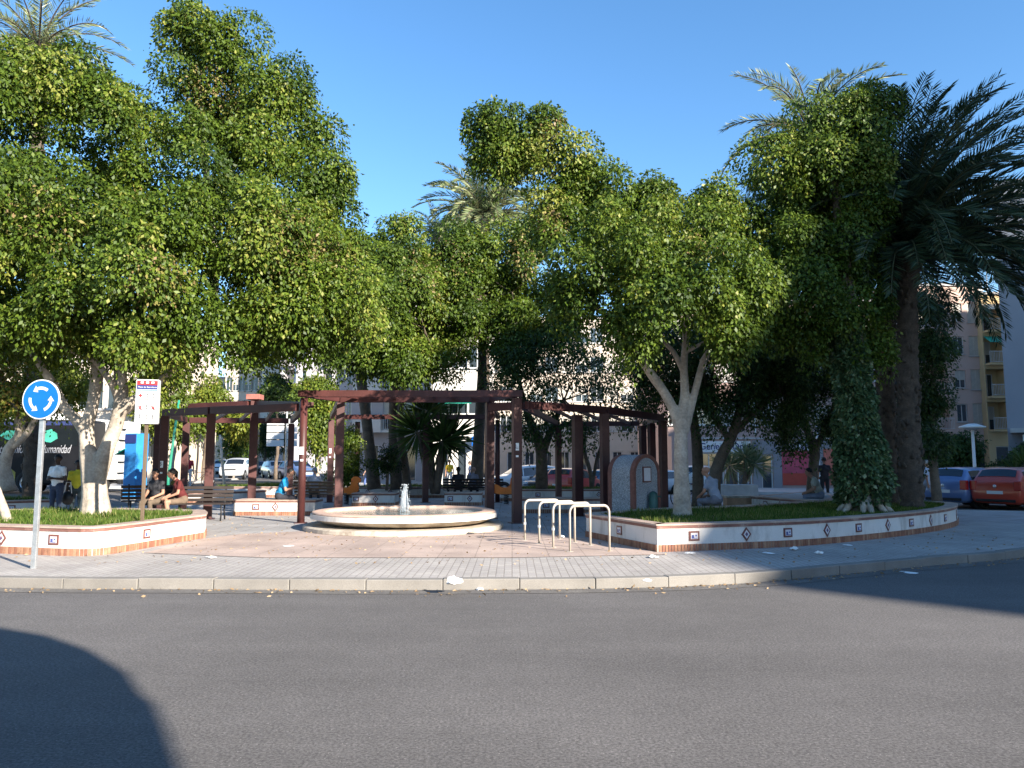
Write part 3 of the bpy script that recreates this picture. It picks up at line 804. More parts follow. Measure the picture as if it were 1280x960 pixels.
P.inputs['Base Color'].default_value = (0.22, 0.28, 0.28, 1); P.inputs['Roughness'].default_value = 0.08; P.inputs['Specular IOR Level'].default_value = 0.6
tc = N.new('ShaderNodeTexCoord'); n = N.new('ShaderNodeTexNoise'); n.inputs['Scale'].default_value = 7; n.inputs['Detail'].default_value = 4; L.new(tc.outputs['Object'], n.inputs['Vector'])
b = N.new('ShaderNodeBump'); b.inputs['Strength'].default_value = 0.35; b.inputs['Distance'].default_value = 0.03; L.new(n.outputs['Fac'], b.inputs['Height']); L.new(b.outputs[0], P.inputs['Normal'])
MB().lathe([(0, 0.455), (1.0, 0.455), (1.877, 0.455)], 64).build('water', wm, f)
jm = bpy.data.materials.new('spray'); N, L, P = nodes(jm)
P.inputs['Base Color'].default_value = (0.5, 0.55, 0.6, 1); P.inputs['Roughness'].default_value = 0.15; P.inputs['Alpha'].default_value = 0.5
rj = random.Random(3); mb = MB()
for k in range(26):
    a = rj.random() * 6.28; r0 = rj.uniform(0, 0.06); hh = rj.uniform(0.45, 0.8); sp = rj.uniform(0.01, 0.07)
    pts = [((r0 + sp * t) * math.cos(a), (r0 + sp * t) * math.sin(a), 0.45 + hh - hh * rj.uniform(.75, 1.0) * t ** 1.7) for t in (0, .2, .4, .6, .8, 1)]
    mb.tube(pts, [rj.uniform(0.003, 0.011) for _ in pts], 5)
for k in range(620):
    a = rj.random() * 6.28; z = rj.uniform(0.47, 1.28); r0 = abs(rj.gauss(0, 0.05 + .05 * (1.3 - z))); mb.ball((r0 * math.cos(a), r0 * math.sin(a), z), rj.uniform(0.004, 0.010), 5, 4, (1, 1, rj.uniform(1, 2.6)))
mb.build('water_jet', jm, f, smooth=True)

# ================================================================== pergolas
def post(px, Y, ztop, w=0.2, z0=PZ): return (XX(px, Y), Y, ztop, w)
def pergola(label, posts, beams, extra=None, group='maroon steel pergolas'):
    """posts: (x, y, top, width); beams: (p, q, width, height)"""
    c = Vector((sum(p[0] for p in posts) / len(posts), sum(p[1] for p in posts) / len(posts), PZ))
    root = thing('pergola', label, 'pergola', c, 0, group)
    for (x, y, zt, w) in posts:
        mb = MB(); mb.cur = 0
        n = Vector((x, y, 0)) - c
        if w > 0.19:      # square box post
            mb.box((n.x, n.y, (zt - PZ) / 2), (w, w, zt - PZ), 0.3)
            po = mb.build('post', [M['maroon']], root, bevel=0.012)
        else:
            mb.tube([(n.x, n.y, 0), (n.x, n.y, zt - PZ)], w / 2, 16)
            po = mb.build('post', [M['maroon']], root)
            for pl in po.data.polygons: pl.use_smooth = len(pl.vertices) == 4
        fp = MB(); fp.box((n.x, n.y, 0.008), (w * 1.7, w * 1.7, 0.016), 0.3); fp.build('foot_plate', M['maroon'], po)
    for (p, q, w, h) in beams:
        MB().bar(Vector(p) - c, Vector(q) - c, w, h).build('beam', M['maroon'], root, bevel=0.008)
    if extra: extra(root, c)
    return root
def B(px, Y, z): return Vector((XX(px, Y), Y, z))
rgr = random.Random(8)
def graffiti(root, c, px, Y, z, w=0.16):
    """pasted stickers and scrawl on the sides of a post that face the kerb"""
    x = XX(px, Y) - c.x; y = Y - c.y - w / 2 - 0.012
    m = MB(); m.box((x, y, z - PZ), (0.11, 0.004, 0.19)); m.box((x + 0.01, y, z - PZ - 0.24), (0.07, 0.004, 0.05)); m.build('sticker', M['paper'], root)
    m = MB()
    for k in range(4): m.bar((x + rgr.uniform(-.035, .035), y - 0.004, z - PZ + rgr.uniform(-.07, .07)), (x + rgr.uniform(-.035, .035), y - 0.004, z - PZ + rgr.uniform(-.07, .07)), 0.004, 0.01)
    m.build('scrawl', M['black'], root)

# central pergola round the fountain
zt = 3.5; zb = 3.36
A = B(378, 19.8, zt); D_ = B(646, 19.8, zt); B2 = B(424, 21.4, zt); C2 = B(612, 21.4, zt)
e1 = B(413, 30, zt); e2 = B(532, 30, zt); e3 = B(622, 30, zt); e4 = B(446, 31.5, zt)
posts = [post(378, 19.8, zt - .2, 0.19), post(646, 19.8, zt - .2, 0.22), post(424, 21.4, zt - .2, 0.22), post(612, 21.4, zt - .2, 0.22),
         post(413, 30, zt - .2, 0.22), post(532, 30, zt - .2, 0.22), post(622, 30, zt - .2, 0.18), post(446, 31.5, zt - .2, 0.2)]
dz = Vector((0, 0, -0.09))
beams = [(A + dz + Vector((-.15, 0, 0)), D_ + dz + Vector((.15, 0, 0)), 0.14, 0.17), (B2 + dz, C2 + dz, 0.14, 0.2)]
def side(p, q, off=0.14): d = (Vector(q) - Vector(p)).normalized(); return (Vector(p) + d * off + dz, Vector(q) - d * off + dz, 0.12, 0.18)
beams += [side(A, B2), side(D_, C2), side(B2, e1), side(C2, e3), side(e1, e2), side(e2, e3)]
for k in range(1, 8):
    t = k / 8; p = A.lerp(D_, t); q = B2.lerp(C2, t); dd = (q - p).normalized()
    beams.append((p + dd * 0.08 + Vector((0, 0, -.06)), q - dd * 0.08 + Vector((0, 0, -.06)), 0.05, 0.1))
def ex(root, c):
    graffiti(root, c, 646, 19.8, 2.05, 0.22); graffiti(root, c, 413, 30, 2.1, 0.22); graffiti(root, c, 378, 19.8, 1.95, 0.19)
    k = B(424, 21.4, 2.0) - c + Vector((0, -0.14, 0)); MB().ball(k, 0.13, 14, 10, (1, 0.5, 1)).build('round_plate', M['maroon_fade'], root, smooth=True)
pergola('tall central maroon pergola standing over the round fountain', posts, beams, ex)

# left pergola
zt = 3.16
a1 = B(202, 22.2, zt); a3 = B(262, 21.2, zt); a4 = B(317, 23.8, 3.52); a2 = B(231, 26, zt); a5 = B(363, 26.5, zt); aA = A.copy(); aA.z = zt; aA = aA + Vector((-0.2, 0.1, 0))
dz = Vector((0, 0, -0.09))
posts = [post(196, 23.2, zt - .18, 0.2), post(204, 22.2, zt - .18, 0.22), post(262, 21.2, zt - .18, 0.22), post(316, 23.8, 3.62, 0.24), post(231, 26, zt - .18, 0.22), post(363, 26.5, zt - .18, 0.2)]
beams = [(a1 + dz, a3 + dz - (a3 - a1).normalized() * 0.07, 0.14, 0.2), (a3 + dz, aA + dz, 0.14, 0.2), side(a1, a2), side(a2, a5, 0.1), side(a5, A + Vector((0, 0.1, zt - 3.5)), 0.2)]
up = [B(236, 24.6, 3.52), B(316, 23.8, 3.55), B(384, 21.2, 3.32)]
beams += [(up[0] + dz, up[1] + dz - Vector((.13, 0, 0)), 0.3, 0.16), (up[1] + dz + Vector((.13, 0, 0)), up[2] + dz, 0.3, 0.16)]
for t in (0.25, 0.5, 0.75): p = a3.lerp(aA, t); q = a2.lerp(a5, t); d = (q - p).normalized(); beams.append((p + d * .08 + dz, q - d * .08 + dz, 0.06, 0.1))
def ex(root, c):
    graffiti(root, c, 204, 22.2, 1.6, 0.22)
    MB().box(B(316, 23.8, 3.66) - c, (0.42, 0.42, 0.16)).build('cap_block', M['maroon_fade'], root, bevel=0.01)
pergola('left maroon pergola with a raised rear beam, over the people on the bench', posts, beams, ex)

# right pergola
zt = 3.2
b1 = B(652, 19.7, zt); b2 = B(757, 21.6, zt); b3 = B(829, 25.4, zt); b4 = B(816, 27.5, zt); b5 = B(805, 29, zt); b6 = B(698, 29.5, zt); b7 = B(720, 22.5, zt)
posts = [post(722, 22.4, zt - .18, 0.26), post(756, 21.6, zt - .18, 0.22), post(829, 25.4, zt - .18, 0.22), post(815, 27.3, zt - .18, 0.22), post(804, 29, zt - .18, 0.22), post(698, 29.5, zt - .18, 0.2)]
beams = [(b1 + dz + Vector((.13, 0, 0)), b2 + dz, 0.14, 0.2), (b2 + dz + (b3 - b2).normalized() * .09, b3 + dz, 0.14, 0.2), side(b3, b5, .1), side(b5, b6), side(b6, b1, .2)]
beams += [(B(612, 20.6, zt) + dz, B(645, 19.98, zt) + dz, 0.14, 0.2)]
for t in (0.3, 0.6, 0.85): p = b1.lerp(b2, t); q = b6.lerp(b5, t); d = (q - p).normalized(); beams.append((p + d * .08 + dz, q - d * .08 + dz, 0.06, 0.1))
pergola('right dark maroon pergola in shade behind the bicycle racks', posts, beams)

# ================================================================== drinking fountain, bicycle racks, signs
t = thing('drinking_fountain', 'arched grey granite drinking fountain with red brick edging and plaque', 'drinking fountain', (XX(792, 20.2), 20.2, PZ), R(40))
# local: front face towards -y, vault runs along y
hw = 0.50; hs = 1.22; dp = 0.85
arch = [(-hw, 0)] + [(-hw * math.cos(a), hs + hw * math.sin(a)) for a in np.linspace(0, math.pi, 25)] + [(hw, 0)]
def arch_solid(mb, pts, y0, y1):
    n = len(pts); mb.add([(p[0], y0, p[1]) for p in pts] + [(p[0], y1, p[1]) for p in pts], [tuple(range(n)), tuple(range(2 * n - 1, n - 1, -1))] + [(i, n + i, n + (i + 1) % n, (i + 1) % n) for i in range(n)])
mb = MB(); arch_solid(mb, arch, -dp / 2, dp / 2); mb.build('vault', M['granite'], t, fix=True)
def arch_band(y0, y1, mb, ro_=0.012, ri=-0.075):
    o = [(-(hw + ro_), 0)] + [(-(hw + ro_) * math.cos(a), hs + (hw + ro_) * math.sin(a)) for a in np.linspace(0, math.pi, 33)] + [(hw + ro_, 0)]
    i = [(-(hw + ri), 0)] + [(-(hw + ri) * math.cos(a), hs + (hw + ri) * math.sin(a)) for a in np.linspace(0, math.pi, 33)] + [(hw + ri, 0)]
    n = len(o)
    vs = [(p[0], y0, p[1]) for p in o] + [(p[0], y0, p[1]) for p in i] + [(p[0], y1, p[1]) for p in o] + [(p[0], y1, p[1]) for p in i]
    fs = []
    for k in range(n - 1):
        fs += [(k, k + 1, n + k + 1, n + k), (2 * n + k, 3 * n + k, 3 * n + k + 1, 2 * n + k + 1), (k, 2 * n + k, 2 * n + k + 1, k + 1), (n + k, n + k + 1, 3 * n + k + 1, 3 * n + k)]
    mb.add(vs, fs)
mb = MB(); arch_band(-dp / 2 - 0.02, -dp / 2 + 0.11, mb); mb.build('brick_edging', M['edging'], t, fix=True)
mb = MB(); arch_band(dp / 2 - 0.11, dp / 2 + 0.02, mb); mb.build('brick_edging', M['edging'], t, fix=True)
pq = MB(); pq.box((0.0, -dp / 2 - 0.012, 1.22), (0.32, 0.024, 0.4)); pq = pq.build('plaque', M['tile_brown'], t); MB().box((0, -dp / 2 - 0.027, 1.22), (0.25, 0.006, 0.33)).build('plaque_face', M['tile_white'], pq)
mb = MB(); mb.tube([(0.06, -dp / 2 - 0.16, 0), (0.06, -dp / 2 - 0.16, 0.1), (0.06, -dp / 2 - 0.16, 0.12), (0.06, -dp / 2 - 0.16, 0.68), (0.06, -dp / 2 - 0.16, 0.75), (0.06, -dp / 2 - 0.16, 0.8)], [0.16, 0.15, 0.12, 0.11, 0.1, 0.03], 14)
tap = mb.build('water_pillar', M['green_iron'], t, smooth=True)
MB().tube([(0.15, -dp / 2 - 0.16, 0.66), (0.28, -dp / 2 - 0.2, 0.67), (0.31, -dp / 2 - 0.2, 0.64)], 0.018, 8).build('spout', M['green_iron'], tap)

def rack_mesh():
    mb = MB(); r = 0.12; w = 0.92; h = 0.78
    path = [(-w / 2, 0, 0), (-w / 2, 0, h - r)] + [(-w / 2 + r - r * math.cos(a), 0, h - r + r * math.sin(a)) for a in np.linspace(0.2, math.pi / 2, 6)] + \
           [(w / 2 - r + r * math.sin(a), 0, h - r + r * math.cos(a)) for a in np.linspace(0, math.pi / 2 - 0.2, 6)] + [(w / 2, 0, h - r), (w / 2, 0, 0)]
    mb.tube(path, 0.024, 12); return mb
racks = [(G(656, 675.5), G(699.5, 674)), (G(674, 680), G(718.5, 678)), (G(691.5, 684.5), G(738, 682)), (G(712.5, 690), G(762, 689))]
rlab = ['cream steel bicycle rack, farthest left of the four, a collar on its left leg', 'cream steel bicycle rack, second from the left of the four', 'cream steel bicycle rack, third from the left of the four', 'cream steel bicycle rack nearest the kerb and the right planter']
for k, (p, q) in enumerate(racks):
    d = (q - p); L = d.length; t = thing('bicycle_rack', rlab[k], 'bicycle rack', (p + q) / 2, math.atan2(d.y, d.x), 'bicycle racks in a row')
    m = rack_mesh(); m.v = [(v[0] * L / 0.92, v[1], v[2]) for v in m.v]; m.build('hoop', M['cream_steel'], t, smooth=True)
    for sx in (-L / 2, L / 2): MB().lathe([(0.024, 0.012), (0.06, 0.01), (0.065, 0.0)], 16, (sx, 0, 0.001)).build('foot_flange', M['cream_steel'], t)
    if k < 3: MB().lathe([(0.025, -0.025), (0.031, -0.022), (0.031, 0.022), (0.025, 0.025)], 14, (-L / 2, 0, 0.33)).build('collar', M['galv'], t)

# roundabout sign
p = G(42, 711); t = thing('roundabout_sign', 'round blue sign with three white circling arrows on a galvanised post', 'road sign', p, R(-6))
MB().box((0, 0, 1.1), (0.075, 0.045, 2.2)).build('post', M['galv'], t, bevel=0.006)
zc = 2.44; hr = 0.292
def disc(r, y0, y1, n=64): m = MB(); vs = [(r * math.cos(2 * math.pi * k / n), y, zc + r * math.sin(2 * math.pi * k / n)) for y in (y0, y1) for k in range(n)]; m.add(vs, [tuple(range(n)), tuple(range(2 * n - 1, n - 1, -1))] + [(k, n + k, n + (k + 1) % n, (k + 1) % n) for k in range(n)]); return m
MB().box((0, -0.01, zc), (0.06, 0.07, 0.5)).build('bracket', M['galv'], t)
dd = disc(hr, -0.065, -0.045).build('disc', M['sign_white'], t, fix=True)
disc(hr - 0.018, -0.068, -0.0652).build('blue_face', M['sign_blue'], dd, fix=True)
for k in range(3):
    m = MB(); a0 = R(90 + 120 * k - 38); a1 = R(90 + 120 * k + 22); ns = 14; ro2, ri2 = 0.187, 0.143; y = -0.0715
    vs = []; fs = []
    for s_ in range(ns + 1):
        a = a0 + (a1 - a0) * s_ / ns; vs += [(ro2 * math.cos(a), y, zc + ro2 * math.sin(a)), (ri2 * math.cos(a), y, zc + ri2 * math.sin(a))]
    fs = [(2 * s_, 2 * s_ + 2, 2 * s_ + 3, 2 * s_ + 1) for s_ in range(ns)]
    h0 = len(vs); at_ = a1 + R(25)
    vs += [(0.218 * math.cos(a1), y, zc + 0.218 * math.sin(a1)), (0.112 * math.cos(a1), y, zc + 0.112 * math.sin(a1)), (0.168 * math.cos(at_), y, zc + 0.168 * math.sin(at_))]
    fs += [(h0, h0 + 2, h0 + 1)]
    m.add(vs, fs); m.build('arrow', M['sign_white'], dd, fix=True)

# information board
p = G(176, 684); t = thing('information_sign', 'tall white park rules board with red and blue header on a brown post', 'sign', p, R(14))
MB().box((0, 0, 1.18), (0.065, 0.05, 2.36)).build('post', M['brown_steel'], t, bevel=0.008)
bz0 = 2.22; bz1 = 3.04; bw = 0.40; yf = -0.085
bd = MB().box((0, 0, (bz0 + bz1) / 2), (bw, 0.16, bz1 - bz0)).build('board', M['sign_white'], t, bevel=0.025)
def flat(x, z, w, h, m, name, y=yf): return MB().box((x, y, z), (w, 0.004, h)).build(name, m, bd)
flat(0, bz1 - 0.065, bw - 0.05, 0.08, M['red'], 'red_header'); flat(0, bz1 - 0.145, bw - 0.05, 0.075, M['navy'], 'blue_header')
flat(0, bz1 - 0.20, bw - 0.05, 0.012, M['sign_blue'], 'stripe'); flat(0, bz1 - 0.222, bw - 0.05, 0.007, M['navy'], 'stripe')
def wr(s_, x, z, size, m): text_mesh(s_, size, 'lettering', m, bd, Matrix.Translation((x, yf - 0.004, z)) @ Matrix.Rotation(R(90), 4, 'X'), align='CENTER', depth=0.001)
wr('Plaza de Barcelona', 0, bz1 - 0.145, 0.042, M['sign_white'])
for sx in (-0.09, 0, 0.09): flat(sx, bz1 - 0.06, 0.05, 0.035, M['sign_white'], 'emblem', yf - 0.003)
flat(0, bz1 - 0.43, bw - 0.06, 0.006, M['black'], 'rule_line'); flat(0, bz1 - 0.60, bw - 0.06, 0.004, M['black'], 'rule_line')
m = MB(); m.box((-0.11, yf, bz1 - 0.30), (0.065, 0.004, 0.022)); m.box((-0.11, yf - 0.0005, bz1 - 0.30), (0.022, 0.004, 0.065)); m.build('red_cross', M['red'], bd)
def figure(x, z, seed):
    r_ = random.Random(seed); m = MB(); y = yf
    m.box((x, y, z + 0.04), (0.016, 0.004, 0.016)); m.bar((x, y, z + 0.03), (x + r_.uniform(-.015, .015), y, z - 0.01), 0.004, 0.016)
    m.bar((x, y, z - 0.01), (x - 0.018, y, z - 0.045), 0.004, 0.008); m.bar((x, y, z - 0.01), (x + 0.02, y, z - 0.045), 0.004, 0.008); m.bar((x, y, z + 0.02), (x + 0.03, y, z + r_.uniform(-.02, .03)), 0.004, 0.007)
    m.build('pictogram', M['black'], bd)
for k, (x, z) in enumerate(((0.0, .30), (0.105, .30), (-.11, .52), (0, .52), (.11, .52), (-.11, .69), (0, .69), (.11, .69))): figure(x, bz1 - z, k)
for x in (-.11, .11):
    m = MB(); m.bar((x - .04, yf - .003, bz1 - .565), (x + .04, yf - .003, bz1 - .475), 0.003, 0.008); m.bar((x - .04, yf - .004, bz1 - .475), (x + .04, yf - .004, bz1 - .565), 0.003, 0.008); m.build('red_strike', M['red'], bd)
m = MB()
for k in range(3):
    for j in range(2): m.box((-.11 + .11 * k, yf, bz1 - 0.365 - 0.016 * j), (0.075, 0.004, 0.006))
m.build('caption_lines', M['black'], bd)

# litter on the pavement and along the kerb
rl = random.Random(21)
def litter(px, py, z, sz, label, flatness=0.3, name='paper_scrap'):
    sz *= .85; flatness *= .6
    p = G(px, py, z); mb = MB(); nu = 10; nv = 5; vs = []
    mb.ball((0, 0, sz * flatness * 0.55), sz / 2, nu, nv, (1, 0.7, flatness), Matrix.Rotation(rl.random() * 3, 3, 'Z'))
    mb.v = [(v[0] * rl.uniform(0.6, 1.35), v[1] * rl.uniform(0.6, 1.35), max(0.003, v[2] * rl.uniform(0.4, 1.6))) for v in mb.v]
    o = mb.build(name, M['paper']); o.location = p; tag(o, label, 'litter', 'paper litter on the ground')
litter(568, 731, PZ, 0.30, 'large crumpled white paper on the kerb, below the fountain', 0.45)
litter(600, 737.5, 0.0, 0.16, 'small flat scrap in the gutter beside the large crumpled paper')
litter(264, 697, PZ + .01, 0.24, 'flat white paper on the pink paving below the left planter corner', 0.15)
litter(294, 735.5, 0.0, 0.14, 'small scrap in the gutter at left'); litter(350, 735.5, 0.0, 0.2, 'flat scrap in the gutter, left of centre', 0.15)
litter(752, 729.5, 0, 0.22, 'crumpled white paper in the gutter in line with the bicycle racks', 0.5)
litter(700, 733, 0, 0.26, 'thin flat paper in the gutter below the bicycle racks', 0.1)
litter(808, 727, PZ, 0.16, 'small scrap on the kerb below the planter corner'); litter(832, 728, 0, 0.2, 'crumpled grey white scrap in the gutter below the planter corner', 0.5)
litter(816, 697, PZ + .01, 0.24, 'white paper lying on the grey paving at the planter corner', 0.25); litter(862, 691.5, PZ + .01, 0.3, 'flat paper at the foot of the right planter under the first tile', 0.06)
litter(992, 687, PZ + .01, 0.24, 'folded white paper on the shaded pavement under the second square tile', 0.3); litter(961, 691.5, PZ + .01, 0.28, 'flat paper on the shaded pavement under the diamond tile', 0.08)
litter(970, 722, 0, 0.2, 'crumpled paper at the kerb where the shade begins', 0.5); litter(1136, 716, 0, 0.35, 'flat white sheet lying on the shaded road', 0.04)
litter(1060, 681.5, PZ + .01, 0.3, 'flat pale paper on the shaded pavement under the ivy tree', 0.06); litter(1023, 692, PZ + .01, 0.16, 'small scrap in the middle of the shaded pavement', 0.4)
litter(360, 683, PZ + .01, 0.25, 'thin scrap on the paving just left of the fountain', 0.1); litter(703, 672, PZ + .01, 0.14, 'small white scrap behind the bicycle racks', 0.5)
litter(1182, 705, 0, 0.2, 'small scrap on the shaded road at far right', 0.1); litter(500, 670.5, PZ + .01, 0.25, 'scraps lying against the fountain plinth', 0.15)

# ================================================================== buildings
WM = {}
def window_obj(w, h, kind, parent, loc, fm):
    key = (round(w, 2), round(h, 2), kind, fm.name)
    if key not in WM:
        f = MB(); t = 0.07
        for x in (-w / 2 + t / 2, w / 2 - t / 2): f.box((x, 0, h / 2), (t, 0.08, h))
        for z in (t / 2, h - t / 2): f.box((0, 0, z), (w - 2 * t, 0.08, t))
        if w > 0.9: f.box((0, 0.003, h / 2), (0.06, 0.07, h - 2 * t))
        if kind == 'shop' and w > 2.4:
            for k in range(1, int(w / 1.4)): f.box((-w / 2 + k * w / int(w / 1.4), 0.004, h / 2), (0.06, 0.066, h - 2 * t))
        g = MB(); g.box((0, 0.02, h / 2), (w - 2 * t + 0.01, 0.02, h - 2 * t + 0.01))
        s = None
        if kind in ('shut', 'half'):
            s = MB(); z0 = 0.05 if kind == 'shut' else h * 0.45; k = int((h - z0) / 0.09)
            for i in range(k): s.box((0, -0.045, z0 + (i + 0.5) * (h - z0) / k), (w - 0.1, 0.03, (h - z0) / k - 0.014))
            s = s.mesh('shutter', M['shutter'])
        WM[key] = (f.mesh('window', fm), g.mesh('pane', M['glass']), s)
    f, g, s = WM[key]
    o = bpy.data.objects.new('window', f); COL.objects.link(o); o.parent = parent; o.location = loc
    p = bpy.data.objects.new('pane', g); COL.objects.link(p); p.parent = o
    if s: q = bpy.data.objects.new('shutter', s); COL.objects.link(q); q.parent = o
    return o

RAIL = {}
def balcony(parent, x, z, w, depth=0.95, solid=False, y=0.0, m=None, slab=True):
    mb = MB()
    if slab: mb.box((x, y - depth / 2 - 0.002, z - 0.09), (w, depth, 0.18))
    b = mb.build('balcony', m, parent) if slab else None
    r = MB(); yf_ = y - depth + 0.05
    if solid:
        r.box((x, yf_, z + 0.48), (w - 0.02, 0.1, 0.95)); r.box((x - w / 2 + 0.06, y - depth / 2, z + 0.48), (0.1, depth - 0.12, 0.95)); r.box((x + w / 2 - 0.06, y - depth / 2, z + 0.48), (0.1, depth - 0.12, 0.95))
        r.build('parapet', m, b or parent)
    else:
        r.box((x, yf_, z + 1.0), (w - 0.02, 0.05, 0.05)); r.box((x, yf_, z + 0.08), (w - 0.02, 0.04, 0.04))
        k = int(w / 0.14)
        for i in range(k + 1): r.box((x - w / 2 + 0.03 + i * (w - 0.06) / k, yf_, z + 0.53), (0.025, 0.025, 0.9))
        r.build('railing', M['lamp_grey'], b or parent)
    return b

def building(name, label, px0, px1, Y, H, wall, bands, depth=12, yaw=0.0, z0=None, group=None, fm=None, cornice=True, width=None, x0=None):
    """bands: list of (zbase, ztop, [(u0, u1, za, zb, kind)]) with u in metres from the left end"""
    X0 = XX(px0, Y) if x0 is None else x0
    w = (XX(px1, Y) - X0) if width is None else width
    zg = lift(X0 + w / 2, Y) + 0.1 if z0 is None else z0
    root = thing(name, label, 'building', (X0, Y, zg), yaw, group)
    mb = MB(); fm = fm or M['frame']
    for (zb_, zt_, ops) in bands:
        xs = sorted({0.0, w} | {o[0] for o in ops} | {o[1] for o in ops}); zs = sorted({zb_, zt_} | {o[2] for o in ops} | {o[3] for o in ops})
        for i in range(len(xs) - 1):
            for j in range(len(zs) - 1):
                cx = (xs[i] + xs[i + 1]) / 2; cz = (zs[j] + zs[j + 1]) / 2
                if any(o[0] < cx < o[1] and o[2] < cz < o[3] for o in ops): continue
                mb.add([(xs[i], 0, zs[j]), (xs[i + 1], 0, zs[j]), (xs[i + 1], 0, zs[j + 1]), (xs[i], 0, zs[j + 1])], [(0, 1, 2, 3)])
        for (u0, u1, za, zb2, kind) in ops:
            d = 1.3 if kind.startswith('log') else 0.2
            a = [(u0, 0, za), (u1, 0, za), (u1, 0, zb2), (u0, 0, zb2), (u0, d, za), (u1, d, za), (u1, d, zb2), (u0, d, zb2)]
            mb.add(a, [(0, 4, 5, 1), (1, 5, 6, 2), (2, 6, 7, 3), (3, 7, 4, 0)])
            ww = u1 - u0; hh = zb2 - za
            if kind.startswith('log'):
                # loggia: a back wall with a balcony door
                dw = min(1.5, ww * 0.55); mb.add([(u0, d, za), (u0 + (ww - dw) / 2, d, za), (u0 + (ww - dw) / 2, d, zb2), (u0, d, zb2), (u1 - (ww - dw) / 2, d, za), (u1, d, za), (u1, d, zb2), (u1 - (ww - dw) / 2, d, zb2), (u0 + (ww - dw) / 2, d, za + 2.1), (u1 - (ww - dw) / 2, d, za + 2.1)], [(0, 1, 2, 3), (4, 5, 6, 7), (8, 9, 7, 2)])
                window_obj(dw, 2.1, 'half' if (int(u0 * 7 + za) % 2) else 'win', root, ((u0 + u1) / 2, d + 0.05, za), fm)
                balcony(root, (u0 + u1) / 2, za, ww - 0.02, 0.75, kind == 'logs', 0.0, wall)
            else:
                window_obj(ww - 0.01, hh - 0.01, kind, root, ((u0 + u1) / 2, 0.14, za + 0.005), fm)
                if kind in ('win', 'shut', 'half') and za > 3.5: MB().box(((u0 + u1) / 2, -0.03, za - 0.035), (ww + 0.16, 0.14, 0.06)).build('window_sill', M['concrete'], root)
    mb.add([(0, 0, -1), (w, 0, -1), (w, depth, -1), (0, depth, -1), (0, 0, H), (w, 0, H), (w, depth, H), (0, depth, H)], [(1, 2, 6, 5), (2, 3, 7, 6), (3, 0, 4, 7), (4, 5, 6, 7)])
    if bands: mb.add([(0, 0, -1), (w, 0, -1), (w, 0, bands[0][0]), (0, 0, bands[0][0])], [(0, 1, 2, 3)])
    if bands[-1][1] < H - 0.01: mb.add([(0, 0, bands[-1][1]), (w, 0, bands[-1][1]), (w, 0, H), (0, 0, H)], [(0, 1, 2, 3)])
    mb.build('wall', wall, root)
    if cornice:
        c = MB(); c.box((w / 2, depth / 2, H + 0.12), (w + 0.3, depth + 0.3, 0.22)); c.build('roof', M['concrete'], root)
    return root, w, zg

def floor_band(zb, ht, cols, w=1.3, sill=0.9, h=1.4, kinds=('win',), k0=0):
    return (zb, zb + ht, [(c - w / 2, c + w / 2, zb + sill, zb + sill + h, kinds[(i + k0) % len(kinds)]) for i, c in enumerate(cols)])

P_pink = mat('pale pink render', (0.54, 0.385, 0.32), 0.9, var=0.06, scale=0.8, fine=0.05, stain=((0.36, 0.27, 0.25), 0.7, 0.58, 0.4))
P_yell = mat('yellow render', (0.56, 0.41, 0.22), 0.9, var=0.06, scale=0.8)
P_beige = mat('beige render', (0.52, 0.44, 0.36), 0.9, var=0.07, scale=0.7)
P_white = mat('white render', (0.58, 0.545, 0.50), 0.9, var=0.05, scale=0.8)
P_grey = mat('grey render', (0.40, 0.37, 0.38), 0.9, var=0.07, scale=0.7)
P_brown = mat('brown pink cladding', (0.36, 0.25, 0.22), 0.8, var=0.07, scale=0.7)
P_dark = mat('dark grey cladding', (0.23, 0.22, 0.235), 0.7, var=0.1, scale=1)
P_blue = mat('blue grey gable', (0.27, 0.28, 0.31), 0.9, var=0.06, scale=0.5)

# right: pink apartment block with loggias, yellow one beside it, grey block at the frame edge
YR = 68
wG = XX(1237, YR) - XX(1118, YR); s = wG / 119.0      # metres per photo pixel on this front
bands = [(0, 4.6, [(1.0, 3.6, 0.3, 3.3, 'shop'), (4.4, 6.6, 0.1, 3.2, 'shop'), (7.3, 8.1, 0.1, 2.6, 'win')])]
for k in range(4):
    zb = 4.6 + 3.0 * k
    bands.append((zb, zb + 3.0, [(0.3, 2.0, zb + 0.9, zb + 2.3, 'win'), (2.6, 75 * s - 0.15, zb + 0.05, zb + 2.6, 'log'), (82 * s, 82 * s + 0.95, zb + 0.75, zb + 2.35, 'half' if k % 2 else 'win'), (102 * s, 102 * s + 1.0, zb + 0.6, zb + 2.4, 'shut')]))
g, w, zg = building('apartment_building', 'pale pink apartment block with recessed balconies, sunlit top and shaded lower floors', 1118, 1237, YR, 17.5, P_pink, bands, depth=14)
MB().box((w * 0.80, 0.0, 2.2), (0.12, 0.1, 4.2)).build('drainpipe', M['lamp_grey'], g)
bands = [(0, 4.6, [(0.6, 2.9, 0.1, 3.2, 'shop')])]
for k in range(4):
    zb = 4.6 + 2.9 * k
    bands.append((zb, zb + 2.9, [(0.1, 1.85, zb + 0.05, zb + 2.5, 'log'), (2.1, 2.75, zb + 0.7, zb + 2.2, 'shut')]))
g2, w2, zg2 = building('apartment_building', 'narrow yellow apartment block with stacked balconies beside the pink one', 1237.5, 1265, YR - 0.6, 16.6, P_yell, bands, depth=13)
